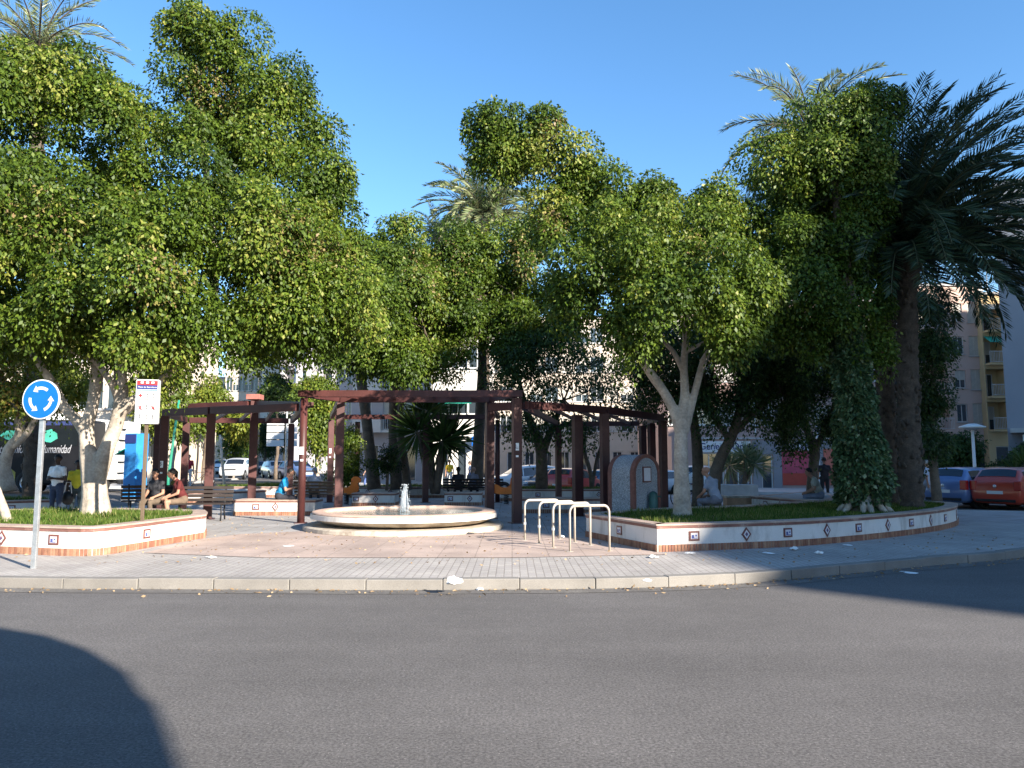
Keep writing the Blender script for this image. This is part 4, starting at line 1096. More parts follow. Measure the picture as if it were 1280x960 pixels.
for k, mt in ((2, 'awning_green'), (3, 'awning_cream')):
    zb = 4.6 + 2.9 * k; m = MB(); m.add([(0.1, -0.05, zb + 2.45), (1.4, -0.05, zb + 2.45), (1.4, -0.95, zb + 1.85), (0.1, -0.95, zb + 1.85), (0.1, -0.05, zb + 2.41), (1.4, -0.05, zb + 2.41), (1.4, -0.95, zb + 1.81), (0.1, -0.95, zb + 1.81)], [(0, 3, 2, 1), (4, 5, 6, 7), (0, 1, 5, 4), (2, 3, 7, 6), (1, 2, 6, 5), (3, 0, 4, 7)]); m.build('awning', M[mt], g2)
d = MB(); d.lathe([(0, 0), (0.25, 0.04), (0.45, 0.14), (0.55, 0.24)], 24); d = d.build('satellite_dish', M['lamp_grey'], g2); d.location = (1.0, 2, 17.6); d.rotation_euler = (R(60), 0, R(20))
MB().tube([(1.0, 2.1, 16.6), (1.0, 2.1, 17.6)], 0.04).build('dish_mast', M['lamp_grey'], g2)
MB().tube([(2.6, 3, 16.6), (2.6, 3, 19.6)], 0.03).build('aerial', M['lamp_grey'], g2)
bands = [(0, 4.2, [(0.5, 4.0, 0.1, 3.0, 'shop'), (5, 9, 0.1, 3.0, 'shop')])] + [floor_band(4.2 + 3 * k, 3.0, [3.5 + 3 * j for j in range(4)], kinds=('win', 'shut')) for k in range(6)]
g3, w3, z3 = building('apartment_building', 'tall blue grey block cut by the right edge of the photo', 1262, 1480, 55, 21, P_blue, bands, depth=9, yaw=R(-34), width=16)
m = MB(); m.box((4.0, -0.9, 4.0), (7.6, 1.8, 0.3)); m.build('canopy', M['concrete'], g3)
for k in range(3):
    m = MB(); x = 0.9 + k * 1.5; m.add([(x, -1.8, 3.7), (x + 1.3, -1.8, 3.7), (x + 1.3, -2.9, 2.7), (x, -2.9, 2.7), (x, -1.8, 3.66), (x + 1.3, -1.8, 3.66), (x + 1.3, -2.9, 2.66), (x, -2.9, 2.66)], [(0, 3, 2, 1), (4, 5, 6, 7), (0, 1, 5, 4), (2, 3, 7, 6), (1, 2, 6, 5), (3, 0, 4, 7)]); m.build('awning', M['awning_cream'], g3)

# optician's building
YO = 52; uo = lambda px: XX(px, YO) - XX(840, YO)
bands = [(0, 3.55, [(uo(868), uo(905), 0.3, 2.45, 'shop'), (uo(906), uo(940), 0.05, 2.45, 'shop'), (uo(952), uo(966), 0.05, 2.3, 'shop')])]
for k in range(3): bands.append(floor_band(3.55 + 2.95 * k, 2.95, [uo(p) for p in (852, 880, 913, 955, 985, 1035, 1085)], 1.7, 0.75, 1.35, ('half', 'win', 'shut')))
go, wo, zo = building('shop_building', 'brown pink building with an optician shop and red panels on the ground floor', 840, 1112, YO, 12.6, P_brown, bands, depth=14)
cl = MB()
def panel(a, b, z0_, z1_, th=0.04, mb=None): mb.box(((a + b) / 2, -th / 2 - 0.002, (z0_ + z1_) / 2), (b - a, th, z1_ - z0_))
panel(uo(941), uo(951.5), 0, 3.3, mb=cl); panel(uo(966.5), uo(977), 0, 3.3, mb=cl); panel(uo(952), uo(966), 2.35, 3.3, mb=cl); panel(uo(1013), uo(1029), 0, 3.3, mb=cl); panel(uo(977.2), uo(1012.8), 2.7, 3.3, mb=cl); panel(uo(1029.2), uo(1110), 2.75, 3.3, mb=cl)
cl.build('cladding', P_dark, go)
sg = MB(); panel(uo(866), uo(938), 2.48, 3.22, 0.12, sg); sg = sg.build('shop_sign', M['sign_white'], go)
def sign_text(s_, x, z, size, m, par, y, align='LEFT', sh=0.0, bold=0.0): return text_mesh(s_, size, 'lettering', m, par, Matrix.Translation((x, y, z)) @ Matrix.Rotation(R(90), 4, 'X'), shear=sh, align=align, depth=0.004, bold=bold)
sign_text('General Óptica', uo(874), 2.86, 0.62, M['navy'], sg, -0.13, bold=0.008)
m = MB(); n_ = 24
m.add([(uo(869.5) + 0.24 * math.cos(6.283 * k / n_), -0.128, 2.86 + 0.24 * math.sin(6.283 * k / n_)) for k in range(n_)], [tuple(range(n_))]); lg = m.build('emblem', M['red'], sg, fix=True)
m = MB(); m.add([(uo(869.5) + 0.1 * math.cos(6.283 * k / n_), -0.131, 2.84 + 0.1 * math.sin(6.283 * k / n_)) for k in range(n_)], [tuple(range(n_))]); m.build('emblem_centre', M['sign_white'], lg, fix=True)
sg = MB(); panel(uo(987), uo(1023), 2.6, 3.2, 0.14, sg); sg = sg.build('shop_sign', M['sign_white'], go); sign_text('G', uo(991), 2.9, 0.55, M['navy'], sg, -0.15, bold=0.01); sign_text('Óptica', uo(996), 2.9, 0.45, M['navy'], sg, -0.15)
pm = mat('magenta poster', (0.42, 0.06, 0.10), 0.5, var=0.25, scale=2); pr = mat('red panel', (0.40, 0.05, 0.03), 0.5, var=0.1); po_ = mat('salmon panel', (0.48, 0.13, 0.09), 0.5, var=0.12)
m = MB(); panel(uo(977.5), uo(1012.5), 1.1, 2.65, 0.05, m); m.build('poster', pm, go)
m = MB(); panel(uo(977.5), uo(1012.5), 0.3, 1.095, 0.05, m); m.build('panel', pr, go)
m = MB(); panel(uo(1029.5), uo(1100), 0.3, 2.7, 0.05, m); m.build('panel', po_, go)
m = MB(); m.box((uo(985), -0.06, 3.42), (uo(1112) - uo(866) - 0.2, 0.12, 0.1)); m.build('string_course', M['concrete'], go)
MB().tube([(uo(945), -0.05, 3.6), (uo(945), -0.05, 12.4)], 0.05).build('drainpipe', M['lamp_grey'], go)

# centre: white shop, grey block with balconies, backdrop block
YS = 50; us = lambda px: XX(px, YS) - XX(538, YS)
bands = [(0, 3.9, [(us(552), us(560), 0.05, 2.6, 'shop'), (us(571), us(583), 0.2, 3.0, 'shop'), (us(593), us(608), 0.1, 2.1, 'shut')])]
for k in range(3): bands.append(floor_band(3.9 + 3 * k, 3.0, [us(548), us(572), us(596)], 1.2, 0.8, 1.5, ('win', 'half')))
gs, ws, zs_ = building('shop_building', 'bright white shop building lit by the sun behind the spiky palm', 538, 612, YS, 13.2, P_white, bands, depth=12)
m = MB(); m.box((us(552), -0.5, 5.6), (1.9, 1.0, 0.08), M=Matrix.Rotation(R(28), 3, 'X')); m.build('awning', M['awning_green'], gs); m = MB(); m.box((us(574), -0.5, 5.6), (1.6, 1.0, 0.08), M=Matrix.Rotation(R(28), 3, 'X')); m.build('awning', M['awning_green'], gs)
m = MB(); m.box((us(594.5), -0.4, 2.95), (0.42, 0.8, 0.6)); m.build('blue_sign', M['sign_blue'], gs)
sign_text('4', us(594.5), 2.95, 0.5, M['sign_white'], gs, -0.81, 'CENTER')
YC = 60; uc = lambda px: XX(px, YC) - XX(418, YC)
bands = [(0, 4.0, [(uc(461), uc(473), 0.1, 2.9, 'shop'), (uc(497), uc(520), 0.1, 2.8, 'shop')])]
for k in range(4):
    zb = 4.0 + 3.0 * k
    bands.append((zb, zb + 3.0, [(uc(423), uc(427), zb + 0.9, zb + 2.4, 'shut'), (uc(433), uc(438), zb + 0.7, zb + 2.5, 'win'), (uc(452), uc(463), zb + 0.05, zb + 2.3, 'win'), (uc(478), uc(486), zb + 0.05, zb + 2.3, 'half'), (uc(505), uc(515), zb + 0.7, zb + 2.3, 'win')]))
gc, wc, zc_ = building('apartment_building', 'grey apartment block with rounded white balconies behind the central pergola', 418, 545, YC, 16.3, P_grey, bands, depth=14)
for k in range(4):
    zb = 4.0 + 3 * k; balcony(gc, uc(460), zb, 2.2, 1.0, True, 0, P_white); balcony(gc, uc(488), zb, 2.6, 0.9, False, 0, P_white)
YE = 78; ue = lambda px: XX(px, YE) - XX(606, YE)
bands = [(0, 4.2, [(ue(p), ue(p + 12), 0.1, 2.9, 'shop') for p in range(612, 850, 22)])]
for k in range(4): bands.append(floor_band(4.2 + 3 * k, 3.0, [ue(p) for p in range(614, 860, 19)], 1.3, 0.7, 1.6, ('half', 'win', 'shut')))
building('apartment_building', 'long pale tan block seen through the trees behind the right pergola', 606, 868, YE, 16.4, P_beige, bands, depth=14)

# left: street canyon blocks and the building above the coach
YL = 104; ul = lambda px: XX(px, YL) - XX(278, YL)
bands = [(0, 4.0, [])] + [floor_band(4.0 + 3.1 * k, 3.1, [ul(p) for p in (283, 291, 299, 307, 315)], 0.95, 0.6, 1.9, ('win', 'half')) for k in range(6)]
ga, _, _ = building('apartment_building', 'beige apartment block with tall windows at the end of the left street', 278, 319, YL, 22.6, P_beige, bands, depth=16)
bands = [(0, 22, [])]
building('apartment_building', 'blank white gable wall rising between the beige and shaded blocks', 319.5, 346, YL + 0.5, 23, P_white, bands, depth=16)
ul2 = lambda px: XX(px, 96) - XX(347, 96)
bands = [(0, 4, [(ul2(p), ul2(p + 9), 0.1, 2.8, 'shop') for p in (352, 372, 392)])] + [(4 + 3.1 * k, 7.1 + 3.1 * k, [(ul2(352), ul2(366), 4.05 + 3.1 * k, 6.6 + 3.1 * k, 'log'), (ul2(374), ul2(380), 4.8 + 3.1 * k, 6.4 + 3.1 * k, 'win'), (ul2(388), ul2(394), 4.8 + 3.1 * k, 6.4 + 3.1 * k, 'shut'), (ul2(402), ul2(412), 4.05 + 3.1 * k, 6.5 + 3.1 * k, 'log')]) for k in range(6)]
building('apartment_building', 'shaded grey block with loggias right of the blank white gable', 347, 420, 96, 22.7, P_grey, bands, depth=16)
ul3 = lambda px: XX(px, 112) - XX(196, 112)
bands = [(0, 4, [])] + [floor_band(4 + 3.1 * k, 3.1, [ul3(p) for p in range(202, 276, 9)], 1.1, 0.7, 1.7, ('win', 'half')) for k in range(3)]
building('apartment_building', 'low distant block closing the left street behind the street trees', 196, 277, 112, 13.4, P_beige, bands, depth=16)
ul4 = lambda px: XX(px, 46) - XX(-170, 46)
bands = [(0, 4.2, []), (4.2, 6.6, [(ul4(p), ul4(p + 32), 4.35, 6.0, 'win') for p in range(-160, 180, 36)]), (6.6, 9.4, [(ul4(p), ul4(p + 18), 7.2, 8.8, 'half') for p in range(-160, 180, 36)])]
building('office_building', 'cream building with a band of dark windows above the coach and truck', -170, 188, 46, 9.6, P_beige, bands, depth=10, fm=M['frame'])

# unseen blocks added behind the viewer, outlined to shade the right and near left
def shade_block(label, tip, Lh, floors_h, wallm, back):
    """tip: ground outline of the far edge of the shade. The roof edge that casts it is Lh metres towards the sun."""
    d = Vector((math.sin(SUN_AZ), math.cos(SUN_AZ), 0)); H = Lh * math.tan(SUN_EL)
    pts = [Vector((p[0], p[1], 0)) + d * Lh for p in tip] + [Vector((b_[0], b_[1], 0)) for b_ in back]
    c = sum(pts, Vector()) / len(pts); root = thing('apartment_building', label, 'building', (c.x, c.y, 0))  # added block out of view, its plan fitted to the wanted shade
    m = MB(); m.prism([(p.x - c.x, p.y - c.y) for p in pts], floors_h, H); m.build('shade_storeys', wallm, root, fix=True)
    m = MB(); m.prism([(c.x * 0 + (p.x - c.x) * 0.8, (p.y - c.y) * 0.8) for p in pts], -0.5, floors_h); m.build('ground_floor', M['concrete'], root, fix=True)
    m = MB(); per = [(p - c) for p in pts]
    for i in range(len(per)):
        a = per[i]; b_ = per[(i + 1) % len(per)]; L = (b_ - a).length; dr = (b_ - a).normalized() if L > 0 else a
        for k in range(int(L / 3)):
            for j in range(int((H - floors_h) / 3)): q = a + dr * (3 * k + 1.5); m.box((q.x, q.y, floors_h + 3 * j + 1.6), (1.3, 0.06, 1.5), math.atan2(dr.y, dr.x))
    if m.v: m.build('windows', M['glass'], root)
    return root
tipR = [G(1700, 800, 0), G(1280, 757, 0), G(945, 731, 0), (2.6, 13.6), (1.7, 16.2), (-.2, 17.2), (-2, 20), (-2.4, 22.5), (-4.6, 27.6), (-8.4, 33.4), (-13.0, 38.8), (3.5, 54.5), (10, 93), (60, 95)]
shade_block('tall unseen block to the right, outlined to cast the shade on that side', tipR, 70, 5.0, P_beige, [(140, 20), (130, -60), (75, -75)])
tipL = [G(215, 960, 0), G(193, 898, 0), G(182, 872, 0), G(166, 862, 0), G(150, 836, 0), G(110, 812, 0), G(60, 795, 0), G(0, 785, 0), (-20, 9.2), (-20, -4), (-1.6, -4), (-1.2, 2.2)]
dS = Vector((math.sin(SUN_AZ), math.cos(SUN_AZ), 0)) * 14; hS = 14 * math.tan(SUN_EL)
t = thing('shade_roof', 'unseen flat roofed block added behind the viewpoint to shade the near left road', 'building', (dS.x - 10, dS.y, 0))
m = MB(); m.prism([(p[0] + 10, p[1]) for p in tipL], hS - .08, hS + .02); m.build('roof', M['concrete'], t, fix=True)  # added roof slab, its outline taken from the wanted shade on the road
m = MB(); m.prism([(p[0] + 10, p[1]) for p in ((-9.5, 7.6), (-1.9, 0), (-2.5, -3.5), (-19, -3.5), (-19, 8.2))], -.5, hS - .08); m.build('wall', P_beige, t, fix=True)

# ================================================================== vehicles
PAINT = {}
def paint(name, col, metal=0.25):
    if name not in PAINT:
        m = mat(name, col, 0.28, metal, var=0.04, scale=2, fine=0.02, spec=0.6); PAINT[name] = m
        P = m.node_tree.nodes['Principled BSDF']; P.inputs['Coat Weight'].default_value = 0.6; P.inputs['Coat Roughness'].default_value = 0.06
    return PAINT[name]

HATCH = dict(W=1.72, st=[(-2.02, .40, .62, .66, .84, .80), (-1.98, .27, .93, .98, .93, .82), (-1.86, .22, .97, 1.14, .97, .79), (-1.58, .20, .97, 1.42, 1, .72), (-1.15, .20, .95, 1.47, 1, .72), (-.3, .20, .93, 1.48, 1, .73), (.35, .20, .91, 1.41, 1, .71), (1.0, .20, .90, 1.02, 1, .78), (1.2, .2, .88, .95, 1, .86), (1.75, .22, .78, .85, .97, .84), (1.98, .25, .62, .72, .88, .78), (2.06, .36, .5, .55, .78, .7)],
             side=[(-1.5, -.72), (-.64, .28), (.34, .72)], rear=(-1.84, -1.60), wind=(.42, .96), axle=(-1.28, 1.25), r=.31)
SUV = dict(W=1.84, st=[(-2.2, .45, .8, .84, .86, .82), (-2.16, .33, 1.05, 1.1, .94, .84), (-2.05, .28, 1.08, 1.28, .98, .8), (-1.8, .26, 1.08, 1.58, 1, .74), (-1.2, .26, 1.07, 1.66, 1, .75), (-.3, .26, 1.05, 1.67, 1, .76), (.4, .26, 1.03, 1.58, 1, .74), (1.05, .26, 1.02, 1.15, 1, .8), (1.25, .27, 1.0, 1.08, 1, .88), (1.85, .28, .95, 1.0, .98, .86), (2.12, .32, .78, .88, .92, .82), (2.2, .42, .6, .66, .82, .76)],
           side=[(-1.75, -.9), (-.82, .2), (.26, .75)], rear=(-2.03, -1.82), wind=(.46, 1.0), axle=(-1.35, 1.35), r=.35)
VAN = dict(W=1.9, st=[(-2.4, .45, .9, 1.0, .9, .86), (-2.37, .3, 1.1, 1.9, .97, .86), (-2.2, .27, 1.12, 1.97, 1, .84), (-1.0, .26, 1.12, 2.0, 1, .84), (.5, .26, 1.12, 1.98, 1, .82), (1.0, .26, 1.1, 1.85, 1, .8), (1.65, .27, 1.08, 1.2, .99, .84), (1.85, .28, 1.0, 1.1, .98, .86), (2.3, .3, .8, .95, .93, .84), (2.42, .42, .6, .68, .84, .78)],
           side=[(.0, .55), (.62, 1.2)], rear=(-2.36, -2.34), wind=(1.05, 1.6), axle=(-1.4, 1.55), r=.34)
def ring_at(d, x):
    st = d['st']; W2 = d['W'] / 2
    for a, b in zip(st[:-1], st[1:]):
        if x <= b[0] or b is st[-1]:
            t = max(0, min(1, (x - a[0]) / (b[0] - a[0]))); s = [a[k] + (b[k] - a[k]) * t for k in range(6)]; break
    _, zb, zl, zt, ws, wr = s; zt = max(zt, zl + .015)
    w = W2 * ws; r = W2 * min(wr, ws)
    return [(w * .82, zb), (w * .96, zb + .09), (w, zb + .30 * (zl - zb) + .05), (w * .995, zb + .72 * (zl - zb)), (w * .965, zl), (r + (w * .965 - r) * .12, zl + (zt - zl) * .9), (r * .93, zt - .015 * (1 + (zt > 1.2))), (r * .5, zt + .005), (0, zt + .012)]
def car_body(d):
    st = []; X = [s[0] for s in d['st']]
    for a, b in zip(X[:-1], X[1:]): st += [a, a + (b - a) / 2]
    st.append(X[-1]); mb = MB(); n = 17
    for x in st:
        r = ring_at(d, x)
        for (y, z) in r: mb.v.append((x, -y, z))
        for (y, z) in r[-2::-1]: mb.v.append((x, y, z))
    for i in range(len(st) - 1):
        for j in range(n): a = i * n + j; b = i * n + (j + 1) % n; mb.f.append([a, a + n, b + n, b]); mb.m.append(0)
    mb.f.append(list(range(n))); mb.m.append(0); k = (len(st) - 1) * n; mb.f.append([k + j for j in range(n - 1, -1, -1)]); mb.m.append(0)
    return mb
CARM = {}
def side_glass(d, x0, x1, sgn, mb, off=.008):
    m = 5; rows = []
    for i in range(m + 1):
        x = x0 + (x1 - x0) * i / m; r = ring_at(d, x); a = Vector((x, r[4][0], r[4][1])); b = Vector((x, r[5][0], r[5][1]))
        if b.z - a.z < .1: b.z = a.z + .1
        rows.append((a.lerp(b, .06), a.lerp(b, .88)))
    vs = []
    for lo_, hi_ in rows:
        for p in (lo_, hi_): vs.append((p.x, sgn * (p.y + off), p.z + .003))
    fs = [(2 * i, 2 * i + 2, 2 * i + 3, 2 * i + 1) for i in range(m)]
    mb.add(vs, fs)
def top_glass(d, x0, x1, mb, off=.01, fr=1.0):
    m = 4; vs = []
    for i in range(m + 1):
        x = x0 + (x1 - x0) * i / m; r = ring_at(d, x)
        pts = [(r[6][0] * .98, r[6][1]), (r[7][0], r[7][1]), (0, r[8][1])]
        pts = [(-p[0], p[1]) for p in pts[:2]] + [(0, r[8][1])] + [(p[0], p[1]) for p in pts[1::-1]]
        nx_ = off * (1 if x > 0 else -1) * 1.0
        for (y, z) in pts: vs.append((x + nx_, y, z + off))
    fs = [(i * 5 + j, (i + 1) * 5 + j, (i + 1) * 5 + j + 1, i * 5 + j + 1) for i in range(m) for j in range(4)]
    mb.add(vs, fs)
def car(name, label, cat, d, key, loc, heading, pt, group=None, spare=False, plate=True):
    """+x is the front of the car"""
    root = thing(name, label, cat, loc, heading, group)
    if key not in CARM:
        ms = {}
        ms['body'] = car_body(d).mesh('body', pt, True)
        for i, (a, b) in enumerate(d['side']):
            for sg_ in (-1, 1):
                m = MB(); side_glass(d, a, b, sg_, m); ms['window', i, sg_] = m.mesh('side_window', M['car_glass'], True)
        m = MB(); top_glass(d, *d['wind'], m); ms['windscreen'] = m.mesh('windscreen', M['car_glass'], True)
        m = MB(); top_glass(d, *d['rear'], m); ms['rear_window'] = m.mesh('rear_window', M['car_glass'], True)
        r = d['r']
        prof = lambda o, i, h: [(i, -h), (o - .02, -h), (o, -h + .03), (o, h - .03), (o - .02, h), (i, h)]
        m = MB(); m.lathe(prof(r, r * .62, .1), 28, closed=True); ms['tyre'] = m.mesh('tyre', M['rubber'], True)
        m = MB(); m.lathe([(0, .07), (r * .18, .075), (r * .2, .05)], 20); m.lathe([(r * .52, .085), (r * .63, .09), (r * .64, -.05)], 28)
        for k in range(5): a = k * 2 * math.pi / 5; m.bar((r * .1 * math.cos(a), r * .1 * math.sin(a), .06), (r * .56 * math.cos(a), r * .56 * math.sin(a), .07), r * .16, .03)
        m.lathe([(0, .0), (r * .6, .0)], 20); ms['rim'] = m.mesh('rim', M['chrome'])
        m = MB(); m.lathe([(r * .9, 0), (r * 1.16, .0), (r * 1.18, -.03)], 28); ms['arch'] = m.mesh('wheel_arch', M['black'])
        CARM[key] = ms
    ms = CARM[key]
    def inst(nm, me, par, loc=(0, 0, 0), rot=(0, 0, 0), mt=None):
        o = bpy.data.objects.new(nm, me); COL.objects.link(o); o.parent = par; o.location = loc; o.rotation_euler = rot
        if mt: o.material_slots[0].link = 'OBJECT'; o.material_slots[0].material = mt
        return o
    b = inst('body', ms['body'], root, mt=pt)
    for k, me in ms.items():
        if isinstance(k, tuple): inst('side_window', me, root)
    inst('windscreen', ms['windscreen'], root); inst('rear_window', ms['rear_window'], root)
    W2 = d['W'] / 2; r = d['r']
    for ax in d['axle']:
        for sg_ in (-1, 1):
            w = thing('wheel', None, None, (ax, sg_ * (W2 - .085), r)); w.parent = root; w.rotation_euler = (R(-90) * sg_, 0, 0)
            inst('tyre', ms['tyre'], w); inst('rim', ms['rim'], w)
            wa = inst('wheel_arch', ms['arch'], w, (0, 0, .09 + .006))
    xr = d['st'][1][0]; xf = d['st'][-2][0]; zl = d['st'][1][2]
    for sg_ in (-1, 1):
        MB().box((xr + .06, sg_ * W2 * .84, zl - .08), (.2, W2 * .26, .34)).build('tail_light', M['tail_lamp'], root, bevel=.02)
        zf = d['st'][-3][2]
        MB().box((xf - .14, sg_ * W2 * .70, zf - .05), (.3, W2 * .34, .14)).build('headlight', M['head_lamp'], root, bevel=.03)
        MB().box((d['wind'][1] - .28, sg_ * (W2 + .08), d['st'][6][2] + .08), (.09, .18, .13)).build('wing_mirror', pt, root, bevel=.02)
    MB().box((d['st'][0][0] - .0, 0, .62 if d is HATCH else .75), (.03, .52, .11)).build('number_plate', M['sign_white'], root)
    MB().box((d['st'][-1][0] - .0, 0, .47), (.03, .52, .11)).build('number_plate', M['sign_white'], root)
    MB().box((d['st'][-2][0] + .02, 0, .66 if d is HATCH else .76), (.12, W2 * .9, .12)).build('grille', M['black'], root, bevel=.02)
    MB().box((d['st'][1][0] + .02, 0, .34), (.14, W2 * 1.5, .1)).build('bumper_trim', M['black'], root, bevel=.02)
    MB().ball((d['st'][1][0] - .03, 0, zl - .1), .06, 12, 8, (.4, 1, 1)).build('badge', M['chrome'], root, smooth=True)
    if spare:
        w = thing('spare_wheel', None, None, (d['st'][1][0] - .14, 0, 1.0)); w.parent = root; w.rotation_euler = (0, R(-90), 0)
        inst('tyre', ms['tyre'], w); MB().lathe([(0, .105), (r * .9, .1), (r * .98, .06), (r * 1.0, -.1)], 24).build('wheel_cover', M['sign_white'], w, smooth=True)
    return root
def at_ground(px, Y): x = XX(px, Y); return (x, Y, lift(x, Y))
pk = 'cars parked round the square'; st_ = 'cars in the left street'
car('parked_car', 'blue hatchback seen from behind, parked left of the red car', 'car', HATCH, 'hatch', at_ground(1212, 29.5), R(33), paint('blue metallic', (0.10, 0.16, 0.32)), pk)
car('parked_car', 'red hatchback seen from behind at the right edge', 'car', HATCH, 'hatch', at_ground(1276, 28.2), R(33), paint('red paint', (0.42, 0.045, 0.02), 0.05), pk)
car('parked_car', 'dark red car half hidden behind the palm trunks', 'car', HATCH, 'hatch', at_ground(1148, 42), R(150), paint('dark red paint', (0.12, 0.02, 0.015), 0.05), pk)
car('parked_car', 'silver estate whose roof shows above the blue hatchback', 'car', HATCH, 'hatch', at_ground(1196, 41), R(165), paint('silver paint', (0.5, 0.5, 0.5)), pk)
car('parked_car', 'black car behind the street lamp at right', 'car', HATCH, 'hatch', at_ground(1237, 40), R(160), paint('black paint', (0.02, 0.02, 0.022)), pk)
car('off_road_car', 'white off road car with a spare wheel on its back, before the optician', 'car', SUV, 'suv', at_ground(871, 43), R(72), paint('white paint', (0.7, 0.7, 0.7), 0.0), pk, spare=True)
car('parked_car', 'white car behind the right pergola, leftmost of the row there', 'car', SUV, 'suv', at_ground(654, 44), R(195), paint('white paint', (0.7, 0.7, 0.7), 0.0), pk)
car('parked_car', 'dark grey car between the white and the red cars behind the right pergola', 'car', HATCH, 'hatch', at_ground(690, 43), R(240), paint('dark grey paint', (0.05, 0.05, 0.06)), pk)
car('parked_car', 'bright red car behind the right pergola', 'car', HATCH, 'hatch', at_ground(717, 42), R(60), paint('bright red paint', (0.5, 0.03, 0.012), 0.0), pk)
car('parked_car', 'dark blue car just left of the granite drinking fountain', 'car', HATCH, 'hatch', at_ground(745, 45), R(235), paint('dark blue paint', (0.03, 0.05, 0.11)), pk)
car('parked_car', 'white hatchback behind the granite drinking fountain', 'car', HATCH, 'hatch', at_ground(812, 46), R(200), paint('white paint', (0.7, 0.7, 0.7), 0.0), pk)
car('sport_utility_car', 'silver grey car driving towards the viewer in the left street', 'car', SUV, 'suv', at_ground(297, 61), R(-84), paint('pale silver paint', (0.58, 0.6, 0.63), 0.1), st_)
car('parked_car', 'dark car parked just right of the silver oncoming car', 'car', HATCH, 'hatch', at_ground(327, 72), R(-70), paint('black paint', (0.02, 0.02, 0.022)), st_)
car('parked_car', 'white car behind the post of the direction sign', 'car', HATCH, 'hatch', at_ground(345, 66), R(-60), paint('white paint', (0.7, 0.7, 0.7), 0.0), st_)
car('parked_car', 'blue car behind the slim pink post right of the direction sign', 'car', HATCH, 'hatch', at_ground(372, 60), R(-50), paint('blue metallic', (0.10, 0.16, 0.32)), st_)
car('parked_car', 'white car left of and far behind the silver oncoming car', 'car', SUV, 'suv', at_ground(278, 88), R(-84), paint('white paint', (0.7, 0.7, 0.7), 0.0), st_)
car('parked_car', 'grey car far down the left street', 'car', HATCH, 'hatch', at_ground(262, 92), R(-84), paint('dark grey paint', (0.05, 0.05, 0.06)), st_)
car('white_van', 'white van at the end of the left pergola, seen between its posts', 'van', VAN, 'van', at_ground(214, 56), R(-75), paint('white paint', (0.7, 0.7, 0.7), 0.0), st_)

# coach and box truck
Yb = 32.5; xb1 = XX(107, Yb); zb0 = lift(xb1, Yb)
t = thing('coach', 'black coach with white script lettering behind the left trees', 'bus', (xb1 - 6, Yb + 1.25, zb0))
bk = mat('coach black', (0.010, 0.010, 0.012), 0.45, spec=0.15); bgl = mat('coach glass', (0.006, 0.008, 0.01), 0.25, spec=0.2)
MB().box((0, 0, 1.72), (12, 2.5, 2.75)).build('body', bk, t, bevel=0.12)
MB().box((0, 0, 3.13), (11.6, 2.3, 0.12)).build('roof', M['sign_white'], t, bevel=0.04); MB().box((1.2, 0, 3.32), (5.6, 1.8, 0.3)).build('air_conditioner', M['sign_white'], t, bevel=0.08)
MB().box((0, -1.256, 2.94), (11.7, 0.012, 0.16)).build('roof_stripe', mat('coach navy stripe', (0.03, 0.04, 0.12), 0.3), t)
for k in range(8): MB().box((-5.0 + k * 1.42, -1.257, 2.35), (1.36, 0.014, 0.72)).build('window', bgl, t)
ym = mat('olive yellow livery', (0.30, 0.25, 0.05), 0.4, var=0.35, scale=1.2); gm = mat('teal livery', (0.05, 0.30, 0.22), 0.4, var=0.3, scale=1.5)
m = MB(); m.cur = 0
rg = random.Random(4)
def blob_panel(cx, cz, rx, rz_, n=14): 
    v = [(cx + rx * rg.uniform(.7, 1.1) * math.cos(6.283 * k / n), -1.2665, cz + rz_ * rg.uniform(.7, 1.1) * math.sin(6.283 * k / n)) for k in range(n)]; return v
for (cx, cz, rx, rz_) in ((5.0 - .6, 2.42, .45, .28), (3.1, 2.42, .8, .25), (1.6, 2.45, .6, .22), (-1.5, 2.4, .7, .25)): v = blob_panel(cx, cz, rx, rz_); m.add(v, [tuple(range(len(v)))])
m.build('livery_patch', gm, t, fix=True)
m = MB(); v = [(1.6, -1.262, .45), (3.1, -1.262, .45), (3.1, -1.262, .9), (2.7, -1.262, 1.2), (2.2, -1.262, 1.3), (1.6, -1.262, 1.25)]; m.add(v, [tuple(range(len(v)))]); m.build('livery_patch', ym, t, fix=True)
sign_text('Patrimonio de la Humanidad', 2.1, 1.85, 0.5, M['script'], t, -1.268, 'LEFT', 0.4, 0.0).scale = (0.56, 1, 1)
for ax in (-4.2, 3.2 + .4):
    w = thing('wheel', None, None, (ax, -1.2, .48)); w.parent = t; w.rotation_euler = (R(90), 0, 0)
    MB().lathe([(.3, -.12), (.46, -.12), (.48, -.09), (.48, .07), (.46, .09), (.3, .09)], 28, closed=True).build('tyre', M['rubber'], w, smooth=True); MB().lathe([(0, .03), (.1, .07), (.28, .05), (.31, .085)], 24).build('rim', M['chrome'], w)
Yt = 34; xt = XX(126, Yt); t = thing('box_truck', 'white box truck between the coach and the blue kiosk', 'truck', (xt - .2, Yt + 1, lift(xt, Yt)), 0)
wp = paint('white paint', (0.7, 0.7, 0.7), 0.0)
MB().box((-.35, 0, 1.85), (2.5, 2.1, 2.6)).build('cargo_box', wp, t, bevel=0.05); MB().box((-2.55, 0, 1.35), (1.7, 2.0, 1.7)).build('cab', wp, t, bevel=0.15)
MB().box((-.4, 0, .48), (2.6, 1.7, .16)).build('chassis', M['black'], t)
for k in range(5): MB().box((.93, -.7, .85 + k * .48), (.1, .5, .05)).build('door_hinge', M['black'], t)
MB().box((1.0, 0, .45), (.16, 1.9, .18)).build('bumper', M['black'], t, bevel=.02)
